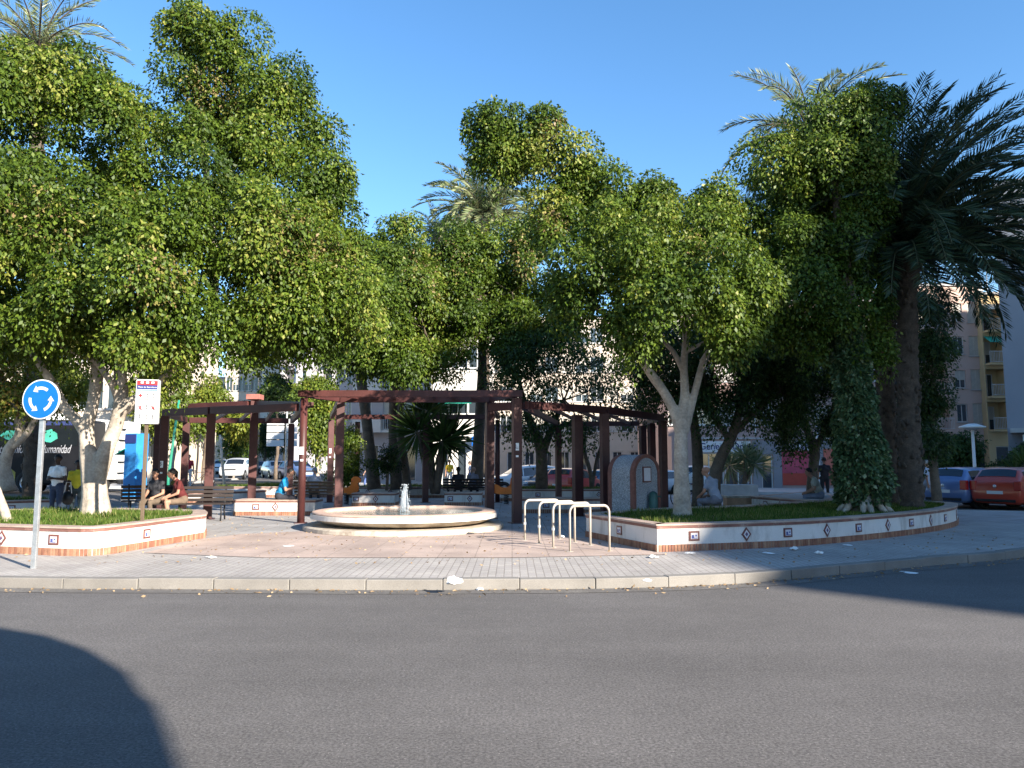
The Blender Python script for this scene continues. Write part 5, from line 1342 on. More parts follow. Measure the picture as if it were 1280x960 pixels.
for ax in (.25, -2.5):
    w = thing('wheel', None, None, (ax, -.95, .34)); w.parent = t; w.rotation_euler = (R(90), 0, 0)
    MB().lathe([(.2, -.1), (.32, -.1), (.34, -.07), (.34, .07), (.32, .1), (.2, .1)], 26, closed=True).build('tyre', M['rubber'], w, smooth=True); MB().lathe([(0, .05), (.06, .08), (.19, .05), (.21, .1)], 22).build('rim', M['sign_white'], w)
Yk = 29; t = thing('information_kiosk', 'tall blue kiosk column with a green flap beside the truck', 'kiosk', (XX(170, Yk), Yk, PZ + .2), R(-18))
MB().box((0, 0, 1.2), (.55, .6, 2.4)).build('cabinet', mat('kiosk blue', (0.03, 0.22, 0.55), 0.4, var=0.1), t, bevel=.02); MB().box((-.29, 0, .9), (.03, .5, 1.5)).build('side_panel', M['navy'], t); MB().box((0, -.315, 2.2), (.5, .03, .32)).build('header', M['navy'], t)
MB().box((-.45, -.1, 1.72), (.5, .5, .03), M=Matrix.Rotation(R(-25), 3, 'Y')).build('flap', M['awning_green'], t)
MB().box((0, 0, -.1), (.62, .66, .2)).build('foot', M['concrete'], t)

# ================================================================== street furniture
def lamp_post(label, px, Y, H, r=.06, head=None, m=None, lean=0.0, name='street_lamp', cat='street lamp', z=None, cls=None):
    x = XX(px, Y); z = lift(x, Y) if z is None else z
    t = thing(name, label, cat, (x, Y, z)); m = m or M['lamp_grey']
    MB().tube([(0, 0, 0), (0, 0, .5), (lean * .3, 0, H * .4), (lean, 0, H)], [r * 1.3, r, r * .9, r * .7], 12).build('post', m, t, smooth=True)
    MB().lathe([(r * 2.2, 0), (r * 2.2, .04), (r * 1.5, .08)], 16).build('foot_plate', m, t)
    if head == 'disc':
        MB().lathe([(0, H + .16), (.15, H + .15), (.5, H + .03), (.52, H - .02), (.3, H - .08), (.08, H - .12)], 28).build('lamp_shade', M['lamp_grey'], t, smooth=True)
    elif head == 'arm':
        p = [(0, 0, H), (.15, 0, H + .7), (.7, 0, H + 1.2), (1.6, 0, H + 1.35)]; MB().tube(p, [.05, .045, .04, .04], 8).build('arm', m, t, smooth=True); MB().box((1.9, 0, H + 1.33), (.6, .2, .12)).build('lamp_head', M['lamp_grey'], t, bevel=.03)
    elif head == 'box':
        MB().box((0, -.0, H + .15), (.3, .3, .34)).build('lamp_head', M['beige_pole'], t, bevel=.03)
    return t
lamp_post('white street lamp with a flat disc head in front of the pink block', 1218, 33, 3.15, .075, 'disc', M['sign_white'])
lamp_post('slim white post standing in front of the red poster', 1023, 47, 4.1, .1, None, M['sign_white'], name='post', cat='post')
lamp_post('tall lamp with a curved arm in front of the grey balconied block', 418, 50, 4.8, .06, 'arm')
lamp_post('leaning white wooden pole at the back left planter', 281, 36.5, 2.65, .075, None, M['stone'], -.28, 'pole', 'pole', z=.3)
lamp_post('tall beige lamp column above the left pergola', 321, 70, 12.5, .16, 'box', M['beige_pole'])
lamp_post('thin grey mast right of the white gable wall', 366, 75, 13, .09, None, M['lamp_grey'], name='mast', cat='pole')
lamp_post('bent green pole between the first posts of the left pergola', 211, 36, 4.2, .07, None, M['green_pole'], .35, 'pole', 'pole')
# direction sign: four blank white arrow panels
Yd = 45; t = thing('direction_sign', 'road direction sign with four stacked white panels seen from the side street', 'road sign', (XX(357, Yd), Yd, lift(XX(357, Yd), Yd)))
MB().tube([(0, 0, 0), (0, 0, 4.7)], .05, 10).build('post', M['galv'], t)
for k in range(4):
    MB().box((-.62, -.07, 2.5 + k * .41), (1.0, .03, .36)).build('panel', M['sign_white'], t, bevel=.006); MB().box((.35, -.07, 2.5 + k * .41), (.6, .03, .36)).build('panel', M['sign_white'], t, bevel=.006)

def bench(label, loc, rz, m, L=1.7, group='slatted benches'):
    t = thing('bench', label, 'bench', loc, rz, group)
    s = MB()
    for k in range(5): s.box((0, -.21 + k * .1, .44), (L, .075, .035))
    s.build('seat', m, t, bevel=.005); b_ = MB()
    for k in range(4): b_.box((0, .28 + k * .035, .53 + k * .105), (L, .03, .08), M=Matrix.Rotation(R(-18), 3, 'X'))
    b_.build('backrest', m, t, bevel=.005)
    for sx in (-L / 2 + .2, L / 2 - .2):
        l = MB(); l.tube([(sx, -.26, 0), (sx, -.2, .2), (sx, -.23, .41)], .022, 6); l.tube([(sx, .33, 0), (sx, .22, .22), (sx, .25, .42), (sx, .42, .92)], .022, 6); l.tube([(sx, -.23, .41), (sx, .25, .41)], .02, 6); l.build('leg', M['black'], t, smooth=True)
    return t
bl = Vector((XX(236, 20.6), 20.6, PZ)); bench('dark slatted bench under the left pergola with people on it', bl, R(10), M['wood_dark'], 2.2)
bench('dark slatted bench left of the seated group, half hidden by the post', (XX(196, 22.4), 22.4, PZ), R(200), M['wood_dark'])
bench('brown slatted bench seen from behind with a man in grey on it', (XX(402, 27), 27, PZ), R(180), M['wood'])
bench('long dark bench behind the right seat wall of the fountain', (XX(592, 31.2), 31.2, PZ), R(180), M['wood_dark'], 2.4)

def rocker(label, px, Y, rz, m1, m2):
    t = thing('rocking_toy', label, 'playground rocker', (XX(px, Y), Y, PZ), rz, 'playground spring rockers')
    MB().tube([(.09 * math.cos(a), .09 * math.sin(a), .02 + .33 * a / (12 * math.pi)) for a in np.linspace(0, 12 * math.pi, 110)], .013, 6).build('spring', M['black'], t, smooth=True)
    prof = [(-.42, .42), (-.30, .38), (.25, .38), (.40, .5), (.42, .62), (.36, .78), (.48, .80), (.50, .90), (.40, 1.0), (.28, 1.02), (.2, .95), (.17, .7), (.05, .62), (-.2, .62), (-.36, .72), (-.46, .75)]
    for sy in (-.13, .13):
        m = MB(); n = len(prof); m.add([(p[0], sy - .012, p[1]) for p in prof] + [(p[0], sy + .012, p[1]) for p in prof], [tuple(range(n)), tuple(range(2 * n - 1, n - 1, -1))] + [(k, n + k, n + (k + 1) % n, (k + 1) % n) for k in range(n)]); m.build('side_panel', m1, t, fix=True)
    MB().box((-.08, 0, .6), (.34, .24, .03)).build('seat', m2, t, bevel=.005); MB().box((0, 0, .37), (.4, .3, .025)).build('base_plate', M['black'], t)
    MB().tube([(.25, -.24, .86), (.25, .24, .86)], .015, 8).build('handle', M['red'], t)
rocker('yellow and orange rocking toy left of the fountain jet', 434, 28.2, R(0), M['orange'], M['yellow']); rocker('orange rocking toy behind the right front post of the central pergola', 633, 28.4, R(15), M['orange'], M['yellow'])

def bicycle(label, loc, rz):
    t = thing('bicycle', label, 'bicycle', loc, rz)
    for sx in (-.5, .52):
        w = MB(); w.tube([(sx + .33 * math.cos(a), 0, .34 + .33 * math.sin(a)) for a in np.linspace(0, 2 * math.pi, 29)], .018, 6)
        for k in range(8): w.bar((sx, 0, .34), (sx + .32 * math.cos(k * .785), 0, .34 + .32 * math.sin(k * .785)), .004, .004)
        w.build('wheel', M['rubber'], t)
    f_ = MB()
    for p, q in (((-.5, .34), (-.1, .32)), ((-.1, .32), (-.2, .8)), ((-.2, .78), (.33, .8)), ((-.1, .32), (.35, .72)), ((-.5, .34), (-.2, .74)), ((.52, .34), (.33, .9))): f_.tube([(p[0], 0, p[1]), (q[0], 0, q[1])], .016, 6)
    f_.build('frame', M['navy'], t); MB().tube([(.28, -.25, 1.0), (.34, 0, .96), (.28, .25, 1.0)], .014, 6).build('handlebar', M['black'], t); MB().box((-.22, 0, .86), (.25, .13, .06)).build('saddle', M['black'], t, bevel=.02)
bicycle('dark bicycle standing beside the person in red by the left street', (XX(248, 41), 41, .35), R(10)); bicycle('bicycle leaning near the seated bald man, behind the tree trunk', (XX(862, 27), 27, PZ), R(25))
t = thing('pushchair', 'grey pushchair beside the woman in crimson before the optician', 'pushchair', (XX(803, 47.5) * 0 + XX(800 + 3, 47.5), 47.5, lift(XX(803, 47.5), 47.5) + .1), R(20))
MB().box((0, 0, .62), (.5, .42, .3), M=Matrix.Rotation(R(15), 3, 'Y')).build('seat', M['concrete'], t, bevel=.05); MB().lathe([(.0, .3), (.2, .25), (.3, .0)], 14, (.12, 0, .78)).build('hood', M['black'], t, smooth=True)
for a_, b_ in (((-.35, .06), (.25, .7)), ((.35, .06), (-.2, .6)), ((-.2, .6), (-.5, 1.0))):
    for sy in (-.22, .22): MB().tube([(a_[0], sy, a_[1]), (b_[0], sy, b_[1])], .014, 6).build('frame_tube', M['galv'], t)
for sx in (-.35, .35):
    for sy in (-.24, .24): MB().tube([(sx + .09 * math.cos(a), sy, .1 + .09 * math.sin(a)) for a in np.linspace(0, 6.283, 17)], .02, 6).build('wheel', M['rubber'], t)

# ================================================================== people
SKIN = {'light': mat('light skin', (0.45, 0.27, 0.19), 0.6, var=0.05), 'tan': mat('tan skin', (0.34, 0.18, 0.12), 0.6, var=0.05), 'dark': mat('dark skin', (0.06, 0.035, 0.025), 0.5, var=0.05)}
CLO = {}
def cloth(c):
    if c not in CLO: CLO[c] = mat('cloth %d' % len(CLO), c, 0.9, var=0.12, scale=9, bump=0.25, bscale=14)
    return CLO[c]
HAIRM = {'black': mat('black hair', (0.012, 0.01, 0.009), 0.6, var=0.2), 'brown': mat('brown hair', (0.07, 0.04, 0.025), 0.6, var=0.2), 'grey': mat('grey hair', (0.3, 0.29, 0.28), 0.7, var=0.2)}
def person(label, loc, rz, pose='stand', shirt=(.6, .6, .6), pants=(.05, .06, .1), shoes=(.05, .05, .05), skin='tan', hair='black', scale=1.0, arms='down', shorts=False, group=None, sleeve=True, hairlen='short', look=0.0, long_sleeve=False):
    """faces +y before rotation; seated figures sit with their hips over the origin at 0.45 m"""
    root = thing('person', label, 'person', loc, rz, group); root.scale = (scale,) * 3
    J = {}
    hipz = 0.92 if pose in ('stand', 'walk') else 0.55
    lean = {'stand': 0.0, 'walk': 0.03, 'sit': 0.10, 'slump': 0.28}[pose]
    up = lambda z: Vector((0, lean * (z - 0.0) * 1.4, hipz + z))
    segs = []      # (p, q, r1, r2, kind)
    S = lambda p, q, a, b, k: segs.append((Vector(p), Vector(q), a, b, k))
    pelvis = up(0.0); waist = up(0.16); chest = up(0.36); neck = up(0.52); head = up(0.68) + Vector((0, 0.02 + lean * .1, 0))
    S(pelvis + Vector((-.075, 0, 0)), pelvis + Vector((.075, 0, 0)), .115, .115, 'pants'); S(pelvis + Vector((0, 0, .05)), waist, .125, .125, 'shirt')
    S(waist + Vector((-.05, 0, 0)), waist + Vector((.05, 0, 0)), .11, .11, 'shirt'); S(chest + Vector((-.085, 0, -.04)), chest + Vector((.085, 0, -.04)), .115, .115, 'shirt'); S(waist, chest, .12, .13, 'shirt')
    sh = [chest + Vector((sx * .175, 0, .085)) for sx in (-1, 1)]
    S(sh[0], sh[1], .062, .062, 'shirt'); S(chest + Vector((0, 0, .1)), neck + Vector((0, 0, .0)), .07, .055, 'shirt'); S(neck, head - Vector((0, .01, .07)), .052, .05, 'skin')
    # head: skull, jaw, nose, ears
    Rl = Matrix.Rotation(look, 3, 'Z')
    hp = lambda v: head + Rl @ Vector(v)
    S(hp((0, -.015, .03)), hp((0, .015, .03)), .088, .082, 'skin'); S(hp((0, .02, -.05)), hp((0, .045, -.065)), .06, .045, 'skin'); S(hp((0, .09, .01)), hp((0, .105, -.02)), .012, .017, 'skin')
    for sx in (-1, 1): S(hp((sx * .085, -.005, .02)), hp((sx * .088, -.01, -.02)), .014, .012, 'skin')
    # legs
    feet = []
    for i, sx in enumerate((-1, 1)):
        hip = pelvis + Vector((sx * .09, 0, -.03))
        if pose == 'stand': knee = Vector((sx * .10, .02, .49)); ank = Vector((sx * .11, -.01, .09))
        elif pose == 'walk': knee = Vector((sx * .09, sx * .18 + .05, .49)); ank = Vector((sx * .09, sx * .30 - .05, .10 + (.05 if sx < 0 else 0)))
        else: knee = Vector((sx * .13, .44, .50)); ank = Vector((sx * .12, .42 + .06 * sx, .09))
        lk = 'skin' if shorts else 'pants'
        S(hip, hip.lerp(knee, .75), .092, .072, 'pants'); S(hip.lerp(knee, .75), knee, .072, .058, 'pants' if not shorts else 'skin'); S(knee, knee.lerp(ank, .35), .056, .058, lk); S(knee.lerp(ank, .35), ank, .058, .04 if shorts else .05, lk)
        S(ank + Vector((0, -.03, -.04)), ank + Vector((sx * .015, .15, -.055)), .045, .036, 'shoes')
    hands = []
    for i, sx in enumerate((-1, 1)):
        s_ = sh[i]
        if arms == 'fold': elb = s_ + Vector((sx * .07, .03, -.27)); wri = s_ + Vector((-sx * .12, .2, -.24))
        elif arms == 'phone': elb = s_ + Vector((sx * .05, .06, -.27)); wri = s_ + Vector((-sx * .08, .28, -.20))
        elif arms == 'lap': elb = s_ + Vector((sx * .07, .05, -.27)); wri = s_ + Vector((-sx * .04, .27, -.37))
        elif arms == 'push': elb = s_ + Vector((sx * .05, .08, -.27)); wri = s_ + Vector((sx * .02, .33, -.32))
        elif arms == 'swing': elb = s_ + Vector((sx * .05, -sx * .10, -.27)); wri = s_ + Vector((sx * .05, -sx * .14 + .08, -.50))
        else: elb = s_ + Vector((sx * .06, -.02, -.29)); wri = s_ + Vector((sx * .07, .05, -.54))
        mid = s_.lerp(elb, .6)
        S(s_, mid, .056, .05, 'shirt' if sleeve else 'skin'); S(mid, elb, .045, .04, 'shirt' if long_sleeve else 'skin'); S(elb, wri, .04, .028, 'shirt' if long_sleeve else 'skin')
        d = (wri - elb).normalized(); palm = wri + d * .07; S(wri, palm, .03, .036, 'skin'); hands.append((wri, palm, d, sx))
    mb = MB()
    for p, q, a, b, k in segs: mb.capsule(p, q, a, b, 12)
    body = mb.build('body', [SKIN[skin], cloth(shirt), cloth(pants), cloth(shoes)], root); remesh(body, 0.017, 2)
    me = body.data
    for m_ in (SKIN[skin], cloth(shirt), cloth(pants), cloth(shoes)):
        if m_.name not in [x.name for x in me.materials if x]: me.materials.append(m_)
    while len(me.materials) > 4: me.materials.pop(index=len(me.materials) - 1)
    co = np.empty(len(me.vertices) * 3); me.vertices.foreach_get('co', co); co = co.reshape(-1, 3)
    A_ = np.array([s[0] for s in segs]); B_ = np.array([s[1] for s in segs]); ra = np.array([s[2] for s in segs]); rb_ = np.array([s[3] for s in segs])
    kinds = np.array([{'skin': 0, 'shirt': 1, 'pants': 2, 'shoes': 3}[s[4]] for s in segs])
    cent = np.array([p.center for p in me.polygons]) if False else None
    pc = np.empty(len(me.polygons) * 3); me.polygons.foreach_get('center', pc); pc = pc.reshape(-1, 3)
    AB = B_ - A_; L2 = (AB ** 2).sum(1) + 1e-9
    t_ = np.clip(((pc[:, None, :] - A_) * AB).sum(2) / L2, 0, 1); dist = np.linalg.norm(pc[:, None, :] - (A_ + t_[..., None] * AB), axis=2) - (ra + (rb_ - ra) * t_)
    k = kinds[dist.argmin(1)]
    me.polygons.foreach_set('material_index', k.astype(np.int32)); me.update()
    # fingers and thumb, each bent, joined into the body mesh
    fb = MB()
    for (wri, palm, d, sx) in hands:
        side = d.cross(Vector((0, 0, 1))) if abs(d.z) < .9 else Vector((0, 1, 0)); side = (side - d * side.dot(d)).normalized(); nrm = side.cross(d)
        for f_i, (o_, ln) in enumerate(((-.027, .062), (-.009, .075), (.009, .072), (.026, .055))):
            b0 = palm + side * o_ + d * .01; b1 = b0 + d * ln * .55 - nrm * .006; b2 = b1 + d * ln * .3 - nrm * ln * .4
            fb.tube([b0 - d * .03, b0, b1, b2], [.009, .0095, .0085, .006], 6)
        b0 = wri + d * .03 + side * .03; b1 = b0 + d * .025 + side * .022; fb.tube([b0 - side * .02, b0, b1, b1 + d * .03 - nrm * .006], [.011, .011, .01, .007], 6)
    bm = bmesh.new(); bm.from_mesh(me); tm = fb.mesh('fingers', SKIN[skin], True); bm.from_mesh(tm); bm.to_mesh(me); bm.free(); bpy.data.meshes.remove(tm)
    # hair, eyes, mouth
    if hair:
        h = MB(); 
        M3 = Rl
        nu, nv = 18, 9; vs = []; fs = []
        for i in range(nv + 1):
            for j in range(nu):
                a = 2 * math.pi * j / nu; frontness = max(0, math.sin(a)); mx = math.pi * (.62 - .26 * frontness)
                if hairlen == 'long': mx = math.pi * (.78 - .42 * frontness)
                th = mx * i / nv; rr = .097 + .004 * math.sin(j * 5 + i * 3)
                vs.append(hp((rr * math.sin(th) * math.cos(a) * .97, rr * 1.1 * math.sin(th) * math.sin(a) - .008, rr * math.cos(th) * 1.05 + .03)))
        for i in range(nv):
            for j in range(nu): fs.append((i * nu + j, (i + 1) * nu + j, (i + 1) * nu + (j + 1) % nu, i * nu + (j + 1) % nu))
        h.add(vs, fs)
        if hairlen == 'long': h.capsule(hp((0, -.085, .0)), hp((0, -.10, -.18)), .07, .045)
        h.build('hair', HAIRM[hair], root, smooth=True)
    e = MB()
    for sx in (-1, 1): e.ball(hp((sx * .033, .083, .022)), .011, 8, 6)
    e.bar(hp((-.022, .094, -.052)), hp((.022, .094, -.052)), .008, .006)
    e.build('facial_features', M['black'], root)
    return root

def pz(px, Y): return (XX(px, Y), Y, PZ)
person('person in a white T-shirt with folded arms and dark jeans, standing at far left', pz(73, 19.9), R(170), 'stand', (.72, .72, .72), (.035, .05, .09), skin='dark', arms='fold', look=.2)
person('person in a yellow top and dark trousers standing behind the forked trunk', pz(98, 20.3), R(200), 'stand', (.55, .5, .04), (.04, .06, .07), skin='dark', arms='down', scale=.92)
t = thing('shoulder_bag', 'dark bag hanging beside the person in the yellow top', 'bag', (XX(87, 20.1), 20.1, .74)); MB().ball((0, 0, 0), .16, 14, 10, (1, .5, 1.1)).build('pouch', M['black'], t, smooth=True); MB().tube([(-.1, 0, .12), (-.05, 0, .4), (.06, 0, .4), (.1, 0, .12)], .012, 6).build('strap', M['sign_white'], t)
bx = lambda dx, dy=0.0: (bl.x + math.cos(R(10)) * dx - math.sin(R(10)) * dy, bl.y + math.sin(R(10)) * dx + math.cos(R(10)) * dy, PZ)
person('person in a dark red shirt and beige shorts sitting on the left bench end', bx(-.1, .0), R(125), 'slump', (.09, .015, .015), (.14, .10, .07), skin='tan', arms='lap', shorts=True, group='people on the left bench')
person('person in a black printed top sitting on the left bench, leftmost of the group', bx(-.75, .05), R(165), 'sit', (.03, .03, .035), (.12, .09, .065), skin='tan', arms='lap', group='people on the left bench')
person('person in a mustard top leaning back behind the group on the left bench', pz(222, 22.6), R(120), 'sit', (.2, .14, .02), (.05, .05, .07), skin='dark', arms='lap', hairlen='long', group='people on the left bench')
person('person in a red shirt and white trousers standing by the bicycle', (XX(236, 40.5), 40.5, .34), R(200), 'stand', (.35, .03, .04), (.65, .63, .6), skin='light', arms='down', hair='brown')
person('person in a bright blue shirt sitting on the tiled wall, looking at a phone', (XX(352, 22.9) + .0, 22.75, PZ), R(-80), 'slump', (.01, .20, .42), (.03, .03, .04), skin='tan', arms='phone')
ph = MB().box((0, 0, 0), (.075, .012, .15), M=Matrix.Rotation(R(40), 3, 'X')).build('phone', M['black'], bevel=.004); ph.location = (XX(352, 22.9) + .60, 22.75, 1.02); tag(ph, 'dark phone held by the person in the blue shirt', 'phone')
person('person in a pale grey shirt sitting on the brown bench, back turned', (XX(393, 26.9), 26.9, PZ), R(10), 'slump', (.42, .42, .45), (.08, .08, .1), skin='light', hair='grey', arms='lap')
person('person with black hair on the long dark bench, left of the two', (XX(573, 31.1), 31.1, PZ), R(5), 'sit', (.04, .04, .05), (.05, .05, .06), skin='tan', hairlen='long', arms='lap', group='two people on the dark bench')
person('person in a striped grey shirt on the long dark bench, right of the two', (XX(590, 31.1), 31.1, PZ), R(-10), 'slump', (.22, .22, .27), (.05, .05, .06), skin='light', hair=None, arms='lap', group='two people on the dark bench')
zs = lambda px, Y: (XX(px, Y), Y, lift(XX(px, Y), Y) + .12)
person('person in a white top and blue skirt walking past the white shop', zs(588, 47.5), R(110), 'walk', (.6, .55, .6), (.2, .25, .5), skin='light', hair='brown', arms='swing', hairlen='long', shorts=True, scale=.98)
person('person in a yellow top standing by the white shop door', zs(562, 48), R(180), 'stand', (.7, .45, .03), (.5, .5, .5), skin='tan', arms='down')
person('person in blue clothes walking behind the thick palm trunk', zs(461, 46.5), R(90), 'walk', (.12, .17, .4), (.1, .15, .35), skin='light', hair='brown', arms='swing')
wallp = Vector((XX(890, 19.6), 19.25, PZ + .07))
person('bald person in a grey T-shirt sitting on the far rim of the right planter', wallp, R(38), 'slump', (.24, .27, .34), (.14, .15, .19), skin='tan', hair=None, arms='lap', look=.5)
person('person in a crimson dress with a ponytail standing at the pushchair', zs(788, 47), R(-60), 'stand', (.25, .02, .05), (.25, .02, .05), shoes=(.7, .7, .7), skin='tan', hair='brown', hairlen='long', arms='push', shorts=True)
person('person in a khaki shirt sitting on the curved seat wall near the ivy', (XX(1024, 23.6), 23.6, PZ), R(75), 'slump', (.32, .33, .28), (.16, .19, .26), skin='tan', arms='lap')
person('person in dark clothes with a backpack standing right of the seated khaki shirt', pz(1030, 30), R(-10), 'stand', (.03, .025, .03), (.025, .025, .03), skin='tan', arms='down')
person('small child in a yellow top in front of the optician', zs(933, 46), R(180), 'stand', (.5, .4, .25), (.3, .3, .35), skin='tan', scale=.68)
person('person in a black top standing by the white off road car', zs(868, 33.5), R(90), 'stand', (.02, .02, .02), (.03, .03, .03), skin='tan', scale=.8)
person('person in pale clothes walking behind the palm trunks', (XX(1156, 28), 28, .02), R(-90), 'walk', (.5, .55, .65), (.35, .4, .5), skin='tan', arms='swing', hair='grey')

# ================================================================== trees and plants
SOIL = PZ + 0.40
def pxp(lst, Y): return [W(a, b, Y + (e if e else 0)) for a, b, *r in lst for e in [r[0] if r else 0]]
# left ficus with a forked pale trunk
Y = 16.2
b0 = W(120, 648, Y); b0.z = SOIL - 0.05
limbs = [(pxp([(120, 660), (119, 630), (117, 600), (110, 565), (109, 535), (117, 500), (122, 455), (118, 400, -.3), (110, 330, -.5)], Y), [.36, .27, .225, .165, .135, .125, .12, .09, .06]),
         (pxp([(118, 612), (122, 592), (133, 562), (146, 528), (152, 495), (150, 462), (156, 430), (180, 370, -.4), (210, 300, -.6)], Y), [.19, .19, .165, .145, .135, .125, .11, .09, .05]),
         (pxp([(109, 545), (98, 527), (81, 510), (66, 480), (47, 451), (20, 410, .6)], Y), [.13, .11, .10, .09, .08, .05]),
         (pxp([(148, 500), (140, 480, -.2), (118, 451, -.3), (85, 436, -.4), (59, 420, -.5), (30, 390, -.6)], Y), [.09, .075, .065, .06, .05, .03]),
         (pxp([(150, 515), (170, 500), (195, 482), (215, 462), (240, 440), (280, 400), (330, 350)], Y), [.15, .12, .10, .09, .08, .06, .04]),
         (pxp([(146, 490), (153, 465), (155, 441), (160, 400)], Y), [.09, .08, .07, .05])]
bl1 = px_blobs([(30, 95, 45, -.6), (90, 100, 45, -.6), (-20, 100, 50, -.6), (130, 135, 35, -.6), (50, 130, 72, -.6), (0, 180, 95, -.8), (110, 160, 60, -.8), (25, 260, 90, -1.6), (110, 290, 85, -1.7), (20, 360, 75, -1.5), (110, 380, 72, -1.6), (190, 390, 62, -1.5), (-70, 250, 110, -1), (-70, 380, 80, -.6), (55, 405, 52, .6), (140, 412, 40, .8), (180, 320, 70, -1.8), (100, 250, 80, 1.8), (0, 300, 90, 2.0)], Y)
br1 = [(W(60, 270, 14.2), .8, .25), (W(190, 350, 14), .7, .25)]
bl2 = px_blobs([(245, 20, 42), (290, 45, 42), (225, 70, 48), (290, 105, 55), (345, 110, 38), (240, 130, 55), (185, 150, 38), (335, 165, 55), (374, 176, 42), (260, 200, 70, -1), (420, 292, 38), (10, 345, 70, -.8), (405, 225, 30), (150, 215, 45), (180, 230, 60, -1), (340, 240, 62, -1), (392, 240, 40), (300, 290, 75, -1.6), (385, 300, 55, -1), (235, 290, 70, -1.5), (430, 330, 48, -.4), (260, 370, 68, -1.6), (340, 370, 70, -1.4), (405, 385, 55, -.6), (300, 415, 45, -.6), (380, 415, 38, 0), (225, 405, 50, -1.2), (440, 395, 40, .5), (300, 250, 70, 2), (340, 360, 70, 2), (330, 420, 35, 1.5), (470, 380, 32, 1), (60, 425, 30, -.6), (120, 425, 30, -1), (190, 425, 30, -.8), (10, 420, 32, -.6)], 17.2)
limbs += [(pxp([(240, 440), (262, 400, .4), (268, 330, .8), (258, 220, 1), (250, 100, 1)], Y), [.12, .12, .1, .08, .03])]
br1 += [(W(262, 120, 17), .75, .45), (W(355, 300, 15.6), .85, .4), (W(410, 330, 16.5), .7, .35), (W(190, 265, 15.6), .6, .3)]
t1 = make_tree('huge spreading ficus with a pale forked trunk in the left planter', b0, bl1 + bl2, limbs, M['ficus'], M['bark'], 101, vox=.022, sub_limbs=False, brown=br1, sub_r=(.3, .55), dens=540, k_sub=4.0)
# far-left trees
Y = 23; b = W(8, 612, Y); b.z = SOIL
limbs = [(pxp([(8, 615), (5, 585), (12, 560), (25, 540), (15, 500), (-10, 450)], Y), [.3, .18, .15, .13, .11, .06]), (pxp([(10, 563), (28, 548), (42, 528), (56, 490), (70, 450)], Y), [.11, .10, .09, .08, .05])]
make_tree('tree with a leaning pale trunk in the far left planter, browning leaves', b, px_blobs([(15, 450, 40), (-25, 470, 45), (50, 455, 38), (-10, 510, 28), (20, 490, 26), (80, 470, 30), (-60, 430, 60)], Y), limbs, M['ficus_yellow'], M['bark'], 103, brown=[(W(10, 480, 22.5), .9, .6)], dens=300, leaf=(.11, .06))
Y = 14.6; b = W(10, 650, Y); b.z = SOIL
make_tree('thin leaning trunk at the left edge of the left planter', b, px_blobs([(-75, 430, 40)], Y), [(pxp([(12, 662), (6, 640), (-6, 610), (-35, 540), (-70, 450)], Y), [.09, .08, .075, .06, .04])], M['ficus'], M['bark'], 104, dens=300, sub_limbs=False)

# forked ficus in the right planter
Y = 16.2; b = W(853, 648, Y); b.z = SOIL - .05
limbs = [(pxp([(853, 655), (853, 640), (852, 600), (851, 560), (852, 525), (856, 495), (855, 460), (857, 420), (858, 370, -.3)], Y), [.27, .20, .155, .14, .135, .10, .085, .07, .04]),
         (pxp([(851, 545), (845, 520), (830, 490), (812, 465), (795, 435), (780, 415), (755, 392), (740, 380)], Y), [.12, .11, .10, .095, .085, .075, .06, .04]),
         (pxp([(855, 540), (862, 515), (870, 485), (880, 450), (893, 430), (915, 395)], Y), [.11, .09, .08, .07, .06, .04]),
         (pxp([(854, 465), (842, 440), (828, 427), (808, 412), (790, 405)], Y), [.06, .055, .045, .04, .02]), (pxp([(857, 440), (872, 432), (886, 424)], Y), [.05, .04, .03])]
bl4 = px_blobs([(750, 310, 52, -.8), (810, 300, 55, -1), (870, 330, 55, -1.4), (760, 365, 42, -1), (820, 375, 48, -1.6), (880, 385, 46, -1.5), (715, 340, 42, -.4), (930, 350, 36, -1), (855, 285, 45, 0), (800, 340, 60, 1.2), (880, 340, 60, 1.6), (925, 395, 28, -.8), (905, 420, 24, -1), (725, 380, 30, -.2), (790, 405, 26, -.6), (700, 300, 40, 1)], Y)
limbs += [(pxp([(740, 380), (752, 335, .9), (742, 290, 1.5), (712, 245, 1.8), (668, 195, 1.8), (625, 178, 1.8)], Y), [.06, .07, .065, .055, .04, .02])]
bl4 += px_blobs([(615, 158, 24), (640, 165, 24), (608, 185, 20), (632, 195, 16), (675, 158, 20), (668, 190, 28), (700, 200, 32), (690, 232, 30), (728, 208, 22), (742, 232, 30), (715, 255, 28), (768, 255, 32), (795, 270, 30), (740, 280, 36), (812, 245, 14), (690, 275, 22), (770, 300, 45), (830, 265, 30), (880, 265, 34), (900, 250, 24)], 17.6)
make_tree('ficus with a smooth three armed trunk in the right planter, a long limb leaning left', b, bl4, limbs, M['ficus'], M['bark'], 105, vox=.02, sub_limbs=False, sub_r=(.26, .5), dens=540, k_sub=4.2, brown=[(W(880, 300, 15), .5, .3), (W(690, 165, 17.5), .45, .4), (W(690, 280, 17), .4, .45)])
